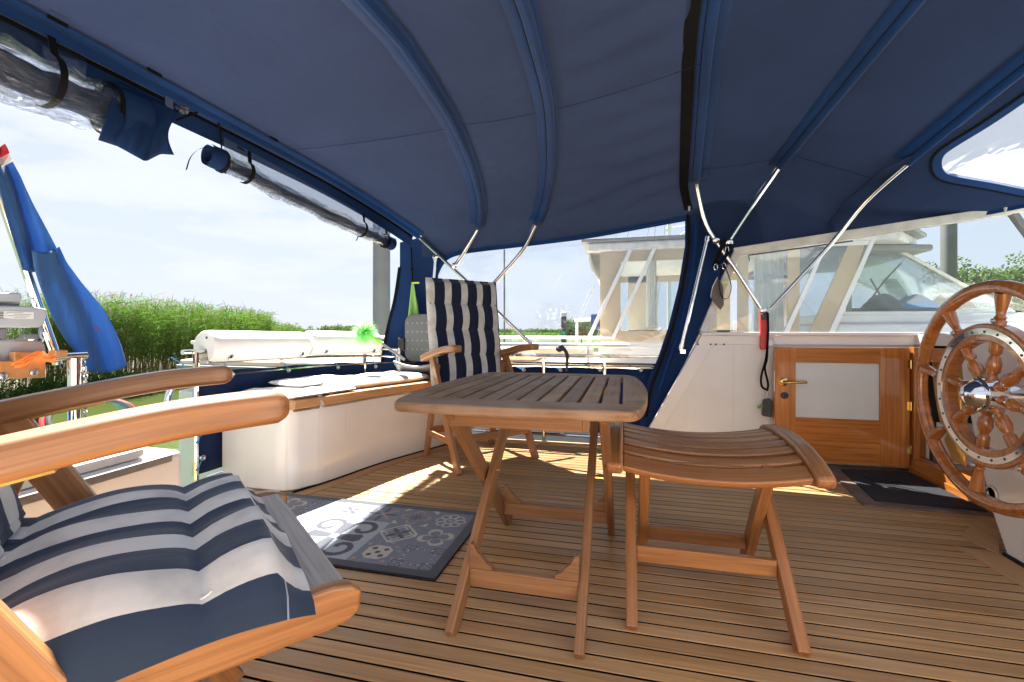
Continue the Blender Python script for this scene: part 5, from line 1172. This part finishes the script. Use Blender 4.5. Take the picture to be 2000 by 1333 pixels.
b = MB(); q = atY(1498, 797, 2.99); b.prism([q+Vector(v) for v in ((-.022, 0, -.05), (.03, 0, -.058), (.032, 0, .04), (.012, 0, .058), (-.018, 0, .042))], (0, .035, 0)); b.build('pouch', 'darkgrey', LS, bevel=.006)
b = MB(); b.grid(lambda a, bb: q+Vector((-.024-.028*a, .01*math.sin(bb*7), .004+.02*(bb-.5)*(1-a*.3)+.006*math.sin(a*6))), 6, 5); b.build('bag_tip', 'lime', LS, smooth=True, solid=.001)
SG = thing('strap_bundle', 'black strap, karabiners and a grey pouch hanging from the hoop joint', 'strap', atY(1408, 605, 2.97))
b = MB(); b.ribbon(cat([atY(1416, 468, 2.96), atY(1402, 500, 2.96), atY(1396, 520, 2.96), atY(1418, 500, 2.95), atY(1424, 478, 2.96)], 5), Vector((.028, .012, .008)), .003); b.build('strap', 'web', SG)
b = MB(); b.ribbon(cat([atY(1412, 515, 2.96), atY(1404, 550, 2.96), atY(1410, 580, 2.96), atY(1422, 582, 2.96), atY(1428, 560, 2.96), atY(1420, 530, 2.96), atY(1414, 515, 2.96)], 5), Vector((.004, .03, 0)), .003); b.build('loop', 'web', SG)
b = MB(); pts = [atY(1402, 540, 2.965), atY(1392, 560, 2.965), atY(1388, 580, 2.965), atY(1396, 592, 2.965), atY(1408, 606, 2.965), atY(1414, 596, 2.965), atY(1413, 560, 2.965)]; b.prism(pts, (0, .018, 0)); b.build('pouch', 'greycloth', SG, bevel=.005, seg=3)
b = MB(); q = atY(1416, 552, 2.955); b.box(q+Vector((0, -.008, 0)), (.03, .004, .012)); b.build('label_patch', 'lime_yellow', SG)
for (u, v) in ((1420, 488), (1398, 522), (1414, 520)):
    q = atY(u, v, 2.955); b = MB(); b.tube([q+Vector((.010*math.cos(a), 0, .018*math.sin(a))) for a in np.linspace(0, 6.0, 12)], .0025, 6, closed=True); b.build('karabiner', 'chrome', SG, smooth=True)
# ================================================================== GREY FOLDING SEAT, DUSTER
GS = thing('plastic_boat_chair', 'grey moulded plastic chair with a dotted back, on the far end of the bench', 'chair', (-1.33, 2.93, .45))
gx, gy = -1.385, 2.975
def gsv(x, z, y=0): return Vector((gx+x*.93, gy+x*-.25+y, z))
def rrect(w_, h_, r_, n=6):
    out = []
    for cx, cy_, a0 in ((w_/2-r_, h_/2-r_, 0), (-w_/2+r_, h_/2-r_, 90), (-w_/2+r_, -h_/2+r_, 180), (w_/2-r_, -h_/2+r_, 270)):
        for k in range(n+1): a = R(a0+90*k/n); out.append((cx+r_*math.cos(a), cy_+r_*math.sin(a)))
    return out
b = MB(); b.prism([gsv(x, .735+y) for x, y in rrect(.36, .34, .07)], (.012, .03, 0)); gb = b.build('backrest', 'greyplastic', GS, bevel=.008, seg=3)
for r_ in range(4):
    for k in range(7):
        b = MB(); b.lathe([(.004, 0), (.004, .0012)], 8, gsv(-.145+.045*k, .84-.062*r_)+Vector((0, -.0005, 0)), (-.3, -1, 0)); b.build('hole', 'steel', gb)
b = MB(); b.grid(lambda a, bb: gsv(-.19+.38*a, .575-.11*bb+.03*math.sin(a*math.pi)*(-1)*(1-bb), -.13*(1-bb)-.02), 14, 6); b.build('seat_shell', 'greyplastic', GS, smooth=True, solid=.012)
b = MB(); b.tube([gsv(-.215, .66, -.02), gsv(-.205, .455, -.03)], .013, 10); b.tube([gsv(.19, .66, -.02), gsv(.2, .455, -.03)], .013, 10); b.build('support_tube', 'chrome', GS, smooth=True)
b = MB(); b.box(gsv(-.2, .69, 0), (.05, .05, .09)); b.build('side_hinge', 'black', GS, bevel=.008)
DU = thing('duster', 'fluffy lime green duster with a dark telescopic handle leaning over the fenders', 'duster', atD(740, 690, 3.0))
dc = atD(712, 648, 2.93); dh = atD(775, 692, 2.95)
V, F, T = [], [], []; random.seed(3)
for i in range(900):
    d = Vector((random.gauss(0, 1), random.gauss(0, 1), random.gauss(0, 1))).normalized(); blade(V, F, T, dc+d*.01, d, random.uniform(.05, .09), .006, .3, random.random(), 2)
V = [tuple(Vector(v)-ORG[DU.name]) for v in V]; leaves_obj('fluff', 'fluff', V, F, T, parent=DU)
b = MB(); b.tube([dc, dc.lerp(dh, .38), dc.lerp(dh, .55)], .012, 8); b.build('grip', 'limehandle', DU, smooth=True)
b = MB(); b.tube([dc.lerp(dh, .5), dh, dh+(dh-dc)*.25], .009, 8); b.build('handle', 'motordark', DU, smooth=True)
# ================================================================== FLAG, OUTBOARD, STERN GEAR
FX = -2.22
def fp(u, v, o=0): return atX(u, v, FX+o)
FL = thing('ensign', 'furled blue ensign hanging from a leaning stainless flagstaff at the stern', 'flag', fp(112, 705))
b = MB(); b.tube([fp(112, 712), fp(104, 680), fp(48, 520), fp(-10, 350), fp(-45, 250)], .0155, 12); b.build('flagstaff', 'chrome', FL, smooth=True)
def drape(rows, name, mat, off, folds, amp):
    b = MB()
    vv = [r[0] for r in rows]
    def g(a, bb):
        v = vv[0]+(vv[-1]-vv[0])*bb; ul = lerpl(v, vv, [r[1] for r in rows]); ur = lerpl(v, vv, [r[2] for r in rows]); u = ul+(ur-ul)*a
        vs_ = v-(ur-ul)*.12*a+8*math.sin(a*3.1)
        return fp(u, vs_, off+amp*math.sin(a*folds+bb*2.2)+.4*amp*math.sin(a*folds*2.3+bb*5))
    b.grid(g, 26, 34); return b.build(name, mat, FL, smooth=True, solid=.002)
drape([(488, 62, 116), (520, 66, 130), (560, 78, 158), (620, 102, 206), (660, 125, 226), (690, 148, 238), (725, 168, 248)], 'lower_fold', 'flag_blue', .05, 5, .022)
drape([(318, -30, 22), (350, -8, 40), (400, 6, 62), (450, 20, 88), (500, 36, 114), (528, 44, 118)], 'upper_fold', 'flag_blue', .02, 6, .02)
drape([(303, -30, 18), (322, -30, 24)], 'white_band', 'flag_white', .03, 6, .02); drape([(285, -30, 10), (304, -30, 19)], 'red_band', 'flag_red', .03, 6, .02)
b = MB(); b.grid(lambda a, bb: fp(178+52*a, 632+46*a+(4-9*abs(a-.5))*(bb-.5)*2, .025-.0*a), 10, 4); b.build('red_edge', 'flag_red', FL, smooth=True)
# outboard motor on the stern bracket
OM = thing('outboard_motor', 'grey outboard motor clamped on a wooden pad at the stern rail', 'outboard motor', atX(20, 735, -2.2))
def ox(px, x, dep, nm, mat, bev=.008):
    b = MB(); b.prism([atX(u, v, x) for u, v in px], (-dep, 0, 0)); return b.build(nm, mat, OM, bevel=bev, seg=3)
ox([(-80, 572), (42, 572), (44, 592), (-80, 592)], -2.17, .2, 'cowl_top', 'motorgrey'); ox([(-80, 591), (40, 593), (38, 600), (-80, 600)], -2.175, .19, 'cowl_seam', 'motordark', .003)
tray = ox([(-80, 596), (60, 598), (95, 604), (86, 640), (-80, 641)], -2.15, .24, 'lower_cowl', 'motorgrey')
ox([(-80, 641), (18, 640), (14, 662), (-80, 662)], -2.17, .16, 'midsection', 'motordark')
br = ox([(-80, 661), (70, 663), (90, 670), (93, 690), (86, 720), (0, 724), (-80, 724)], -2.19, .12, 'clamp_bracket', 'motorgrey', .012)
ox([(28, 687), (90, 690), (89, 738), (-60, 742), (-60, 705), (28, 705)], -2.155, .03, 'wooden_pad', 'motorpad', .004)
b = MB(); c_ = atX(37, 616, -2.1485); b.box(c_, (.002, .085, .026)); lb = b.build('rating_label', 'labelwhite', tray)
for k in range(4): b = MB(); b.box(c_+Vector((.0015, (-.012, .01, 0, .004)[k], .009-.006*k)), (.001, (.045, .05, .06, .035)[k], .0014)); b.build('label_line', 'ngrey', lb)
for k in range(3): b = MB(); b.box(atX(4, 612+5*k, -2.1485), (.002, .03, .0018)); b.build('label_line', 'darkgrey', tray)
for (u, v) in ((5, 735), (66, 728)):
    b = MB(); b.lathe([(.013, 0), (.013, .004), (.008, .007)], 12, atX(u, v, -2.154), (1, 0, 0)); b.build('bolt', 'steel', OM, smooth=35)
b = MB(); b.tube([atX(80, 640, -2.15), atX(78, 658, -2.14), atX(84, 664, -2.14), atX(80, 668, -2.14)], .006, 8); b.build('latch', 'steel', OM, smooth=True)
b = MB(); b.box(atX(58, 658, -2.16), (.03, .05, .02)); b.build('lever', 'motordark', OM, bevel=.004)
b = MB()
for pl in ([(22, 712), (40, 705), (62, 693), (75, 688)], [(40, 716), (58, 700), (80, 702), (112, 706)], [(28, 716), (50, 712), (78, 690), (92, 696), (114, 702)]):
    b.ribbon(cat([atX(u, v, -2.12) for u, v in pl], 5), Vector((.006, 0, .013)), .003)
b.build('safety_strap', 'orange', label='orange webbing safety strap looped from the outboard to the post', cat='strap', smooth=True)
# stern post with T-handle, chain
SP = thing('stern_post', 'stainless stern post with a crossbar, shackles and a short chain', 'post', atX(146, 860, -2.1))
b = MB(); b.tube([atX(146, 880, -2.1), atX(146, 700, -2.1)], .022, 12); b.build('post', 'chrome', SP, smooth=True)
b = MB(); b.tube([atX(105, 698, -2.1), atX(168, 694, -2.1)], .015, 12); b.build('crossbar', 'chrome', SP, smooth=True)
b = MB(); b.box(atX(113, 690, -2.09), (.04, .04, .022)); b.build('wooden_block', 'motorpad', SP, bevel=.003)
for k in range(9):
    p = atX(166+1.5*(k % 2), 722+12*k, -2.085); d = Vector((0, .006, 0)) if k % 2 else Vector((.006, 0, 0)); b = MB(); b.tube([p+d*math.cos(a)+Vector((0, 0, .013*math.sin(a))) for a in np.linspace(0, 5.7, 10)], .0028, 6, closed=True); b.build('chain_link', 'chrome', SP, smooth=True)
b = MB(); b.tube([atX(160, 708, -2.09)+Vector((0, .012*math.cos(a), .012*math.sin(a))) for a in np.linspace(0, 5.9, 12)], .003, 6, closed=True); b.build('shackle', 'steel', SP, smooth=True)
b = MB(); b.ribbon(cat([atX(166, 783, -2.06), atX(178, 770, -2.06), atX(190, 768, -2.06)], 4), Vector((.004, 0, .03)), .012); b.build('orange_buckle', 'orange', label='small orange plastic buckle beside the stern post', cat='buckle', smooth=True)
HO = thing('hose_coil', 'coiled black, grey and red hose lying on the stern locker', 'hose', (-1.93, 1.12, .402))
hc = atX(185, 822, -1.9)
for k in range(9):
    r_ = .135+.012*(k % 3)+.004*k; zz = .012+.0105*k; m_ = ('hosegrey', 'hosered', 'black', 'hosecyan', 'hosegrey', 'black', 'hosered', 'hosegrey', 'black')[k]
    b = MB(); b.tube([hc+Vector((-.05*math.sin(a)-.012*k+.006*math.sin(2*a+k), r_*math.cos(a), .075*math.sin(a)*(1+.05*k)+.004*math.sin(3*a+k))) for a in np.linspace(0, 2*math.pi, 37)[:-1]], .0085, 8, closed=True); b.build('hose_turn', m_, HO, smooth=True)
b = MB(); b.prism([atX(u, v, -2.12) for u, v in [(-60, 800), (60, 790), (95, 796), (122, 850), (122, 880), (-60, 880)]], (-.25, 0, 0)); b.build('blue_cover', 'flag_blue', bevel=.03, seg=4, smooth=35, label='blue fabric cover bulging behind the arm of the foreground chair', cat='cover')
# ================================================================== NEIGHBOURING BOAT
NB = thing('neighbour_yacht', 'white and cream motor yacht moored alongside, with a beige canvas wheelhouse', 'yacht', (1.5, 5.4, WATER))
N0, N1 = 4.05, 7.4
def nb(c, d, nm, mat, bev=.01, rz=0): b = MB(); b.box(c, d, rz=rz); return b.build(nm, mat, NB, bevel=bev)
b = MB(); prof = [(-5.2, N0+.5), (-5.0, N0+.12), (-3, N0), (4, N0), (7, N0+.5), (9, N0+1.6), (9, N1-1.6), (7, N1-.5), (4, N1), (-3, N1), (-5, N1-.12), (-5.2, N1-.5)]
b.prism([(x, y, WATER-.2) for x, y in prof], (0, 0, 1.55)); b.build('hull', 'nwhite', NB, bevel=.03)
b = MB(); b.prism([(x*1.001, 5.72+(y-5.72)*1.004, .20) for x, y in prof], (0, 0, .16)); b.build('sheer_stripe', 'cream', NB, bevel=.01)
b = MB(); b.prism([(x*1.003, 5.72+(y-5.72)*1.012, .365) for x, y in prof], (0, 0, .035)); b.build('rub_rail', 'ngrey', NB, bevel=.01)
b = MB(); b.prism([(x, 5.72+(y-5.72)*.985, .402) for x, y in prof], (0, 0, .05)); b.build('side_deck', 'cream', NB, bevel=.01)
nb((-2.9, N0+.03, .12), (1.6, .06, .08), 'fender_bar', 'black'); nb((-.35, N0-.02, -.02), (.55, .05, .06), 'fender_bar', 'black')
# long white side rails
for (z, r_, x0_, x1_, y) in ((.655, .02, -4.8, 3.0, N0+.12), (.72, .015, -4.6, -.1, N0+.55)):
    b = MB(); b.tube([(x0_, y, z), (x1_, y, z)], r_, 10); b.build('side_rail', 'nwhite', NB, smooth=True)
for x in (-3.6, -2.4, -1.2, -.32, .7, 1.8): b = MB(); b.tube([(x, N0+.12, .44), (x, N0+.12, .65)], .016, 8); b.build('rail_post', 'nwhite', NB, smooth=True)
for x in (-4, -3, -2.1, -1.3): b = MB(); b.tube([(x, N0+.55, .44), (x, N0+.55, .72)], .012, 8); b.build('rail_post', 'nwhite', NB, smooth=True)
# aft deck house sides below the canvas
WN = 4.62
nb((2.6, 5.72, .56), (5.7, 2.2, .23), 'coaming', 'nwhite', .03)
nb((-1.1, WN-.02, .56), (1.6, .03, .10), 'side_locker', 'cream', .01); nb((-1.9, 5.9, .52), (1.9, 2.1, .12), 'aft_deck_box', 'cream', .03)
# roof
b = MB(); rf = [(-.42, WN-.06), (2.35, WN-.06), (2.75, WN+.45), (2.75, 6.4), (2.35, 6.86), (-.42, 6.86)]
b.prism([(x, y, 1.665) for x, y in rf], (0, 0, .035)); b.build('roof_top', 'ngrey', NB, bevel=.01)
b = MB(); b.prism([(x*.96+.04, 5.74+(y-5.74)*.97, 1.575) for x, y in rf], (0, 0, .089)); b.build('roof_edge', 'dirtywhite', NB, bevel=.02)
b = MB(); b.grid(lambda a, bb: Vector((-.05-.30*math.cos(bb*1.5), WN+.05+2.0*a, 1.57-.38*math.sin(bb*1.5)*(.6+.4*abs(2*a-1))*.9)), 10, 10); b.build('roof_bracket', 'dirtywhite', NB, smooth=True, solid=.03)
b = MB(); b.prism([(1.62, WN+.02, 1.574), (2.72, WN+.30, 1.574), (2.72, 6.4, 1.574), (1.62, 6.75, 1.574)], (0, 0, -.06)); b.build('visor', 'ngrey', NB, bevel=.02)
# canvas enclosure: beige columns, clear panes
def side(px, nm, mat, y=WN, th_=.012, bev=0):
    b = MB(); b.prism([atY(u, v, y) for u, v in px], (0, th_, 0)); return b.build(nm, mat, NB, bevel=bev)
cv = nb((1.0, 0, 0), (.001, .001, .001), 'canvas_tab', 'beige', 0); bpy.data.objects.remove(cv)
def sb(x0_, x1_, z0_, z1_, nm, mat, y=WN, th_=.012): b = MB(); b.box(((x0_+x1_)/2, y+th_/2, (z0_+z1_)/2), (x1_-x0_, th_, z1_-z0_), grain=2); return b.build(nm, mat, NB)
zl, zh = .675, 1.575
X_ = lambda u: atY(u, 600, WN).x
sb(X_(1172), X_(1212), zl, zh, 'canvas_column', 'beige'); sb(X_(1212), X_(1345), 1.47, zh, 'canvas_band', 'beige'); sb(X_(1212), X_(1345), zl, .785, 'canvas_band', 'beige')
sb(X_(1345), X_(1400), zl, zh, 'canvas_column', 'beige'); sb(X_(1440), X_(1462), zl, zh, 'canvas_column', 'beige'); sb(X_(1538), X_(1562), zl, zh, 'canvas_column', 'beige')
sb(X_(1212), X_(1345), .785, 1.47, 'clear_pane', 'tealglass', WN+.004, .003)
side([(1668, 455), (1696, 455), (1632, 655), (1578, 655)], 'canvas_column', 'beige')
sb(X_(1400), X_(1700), 1.54, zh, 'canvas_band', 'nwhite', WN-.004); sb(X_(1400), X_(1600), zl, .70, 'window_sill', 'nwhite', WN-.004)
b = MB(); b.prism([atY(u, v, WN+.004) for u, v in ((1462, 480), (1668, 470), (1578, 650), (1462, 650))], (0, .003, 0)); b.build('clear_pane', 'tealglass', NB)
b = MB(); b.prism([atY(u, v, WN-.02) for u, v in ((1606, 487), (1613, 487), (1540, 652), (1530, 652))], (0, .02, 0)); b.build('window_frame', 'nwhite', NB)
b = MB(); b.prism([atY(u, v, WN-.02) for u, v in ((1708, 455), (1716, 455), (1630, 652), (1618, 652))], (0, .02, 0)); b.build('window_frame', 'nwhite', NB)
for (a_, c_) in (((1232, 488), (1148, 664)), ((1279, 484), (1196, 664))):
    b = MB(); b.beam(atY(*a_, WN-.05), atY(*c_, WN-.05), .035, .035); b.build('roof_strut', 'nwhite', NB, bevel=.006)
# far side of the wheelhouse, curtains, inner mast of light
FN = 6.75
for (xa, xb) in ((.05, .45), (1.1, 1.4), (2.0, 2.2)): sb(xa, xb, .70, 1.57, 'far_column', 'beige', FN)
sb(-.1, 2.2, .67, .80, 'far_band', 'beige', FN); sb(-.1, 2.2, 1.48, 1.57, 'far_band', 'beige', FN)
for (u0, u1, y) in ((1262, 1282, WN+.25), (1472, 1530, WN+.2), (1640, 1662, WN+.5)):
    xa, xb = atY(u0, 600, y).x, atY(u1, 600, y).x; b = MB(); b.grid(lambda a, bb: Vector((xa+(xb-xa)*a, y+.02*math.sin(a*24), 1.55-(.80 if u0 != 1262 else .72)*bb)), 30, 6); b.build('curtain', 'curtain_white', NB, smooth=True)
b = MB(); b.beam((.75, 5.6, .7), (.95, 5.6, 1.35), .05, .03); b.beam((.7, 5.4, 1.22), (1.0, 5.8, 1.22), .04, .03); b.build('helm_seat', 'ngrey', NB)
# raked windscreen and coachroof forward
b = MB(); b.prism([(1.9, 4.86, .675), (7.0, 5.0, .675), (7.0, 6.5, .675), (1.9, 6.6, .675)], (0, 0, .18)); b.build('coachroof', 'nwhite', NB, bevel=.05, seg=4)
b = MB(); b.prism([(1.9, 4.95, .85), (3.55, 5.1, .85), (3.55, 6.4, .85), (1.9, 6.5, .85)], (0, 0, .10)); b.build('windscreen_base', 'nwhite', NB, bevel=.03, seg=3)
A0, A1 = Vector((2.02, 4.98, .955)), Vector((3.45, 5.15, .955)); B0, B1 = Vector((2.02, 4.92, 1.56)), Vector((2.45, 5.0, 1.56))
b = MB(); b.prism([A0, A1, B1, B0], (0, .008, 0)); b.build('windscreen_pane', 'tealglass', NB)
b = MB(); b.prism([A1, A1+Vector((0, 1.2, 0)), B1+Vector((0, 1.35, 0)), B1], (.008, 0, .008)); b.build('windscreen_pane', 'tealglass', NB)
b = MB(); b.prism([A0+Vector((0, 1.5, 0)), A1+Vector((0, 1.2, 0)), B1+Vector((0, 1.35, 0)), B0+Vector((0, 1.5, 0))], (0, .008, 0)); b.build('windscreen_pane', 'tealglass', NB)
for (p, q) in ((A1, B1), (A0, B0), (A1+Vector((0, 1.2, 0)), B1+Vector((0, 1.35, 0))), (A0, A1), (A1, A1+Vector((0, 1.2, 0)))):
    b = MB(); b.beam(p, q, .045, .03); b.build('windscreen_frame', 'nwhite' if p is not q else 'ngrey', NB, bevel=.005)
nb((2.6, 5.5, .985), (.9, .5, .06), 'dash', 'ngrey', .02)
b = MB()
for (c_, s_, mt) in (((2.42, 5.12, 1.0), (.36, .16, .15), 'darkgrey'), ((2.68, 5.12, 1.0), (.36, .16, .14), 'skyblue'), ((3.0, 5.2, 1.0), (.36, .18, .14), 'tan')):
    b = MB(); c_ = Vector(c_); b.grid(lambda a, bb: c_+Vector(((a-.5)*s_[0], (bb-.5)*s_[1], s_[2]*(1-abs(2*a-1)**3)*(1-abs(2*bb-1)**3)*(.8+.4*noise.noise(Vector((a*5, bb*5, c_.x)))))), 14, 10)
    b.build('dash_clutter', mt, NB, smooth=True)
b = MB(); b.tube(cat([(2.30, 5.2, 1.0), (2.45, 5.2, 1.25), (2.62, 5.22, 1.45)], 4), .008, 6); b.tube([(2.5, 5.2, 1.0), (2.35, 5.2, 1.3)], .008, 6); b.build('wiper_arm', 'black', NB)
# navy bow canvas and mast behind
b = MB(); p = Vector((3.9, 7.2, .3)); b.prism([(3.55, 7.5, 1.52), (3.70, 7.5, 1.52), (4.35, 7.5, .5), (3.95, 7.5, .5)], (0, .05, 0)); b.build('navy_dodger', 'cloth_navy', NB)
MS = thing('sailing_mast', 'white sailing mast with rigging wires behind the beige wheelhouse', 'mast', (*camxy(.345*16, 16), WATER))
mx_, my_ = camxy(.345*16, 16)
b = MB(); b.tube([(mx_, my_, WATER), (mx_, my_, 9)], .28*.25, 10); b.build('mast', 'nwhite', MS, smooth=True)
for (dx_, dz_, zt) in ((-2.6, .2, 9), (-1.3, 1.2, 8), (2.2, .2, 9), (-.9, .5, 8.5), (-.5, .5, 6)): b = MB(); b.tube([(mx_+dx_, my_, dz_), (mx_, my_, zt)], .012, 5); b.build('stay', 'steel', MS)
b = MB(); b.tube([(mx_-.1, my_, 4.4), (mx_+.9, my_, 4.5)], .03, 6); b.tube([(mx_, my_, 3.9), (mx_+.85, my_, 4.48)], .02, 6); b.build('spreader', 'nwhite', MS)
px_, py_ = camxy(-.0169*24, 24); b = MB(); b.tube([(px_, py_, WATER-.5), (px_, py_, 5.1)], .045, 8); b.build('pole', 'pile', smooth=True, label='thin grey pole rising from the water beyond the striped chair', cat='pole')
BB = thing('sailing_boom', 'white boom end with a blue sail cover beside the beige wheelhouse', 'boom', (*camxy(.17*9, 9), .3))
x_, y_ = camxy(.165*9, 9); b = MB(); b.tube([(x_-.25, y_, 1.0), (x_+.25, y_+.1, 1.02)], .035, 8); b.tube([(x_-.2, y_, .4), (x_-.2, y_, 1.0)], .03, 8); b.build('boom', 'nwhite', BB, smooth=True)
b = MB(); b.box((x_+.18, y_+.05, .98), (.22, .1, .30)); b.build('sail_cover', 'sleeve', BB, bevel=.03, seg=3)
b = MB(); b.tube([(x_-.2, y_, 1.0), (x_+.7, y_, 3.2)], .006, 5); b.tube([(x_-.15, y_, 1.0), (x_+.8, y_, 3.2)], .006, 5); b.build('topping_lift', 'steel', BB)
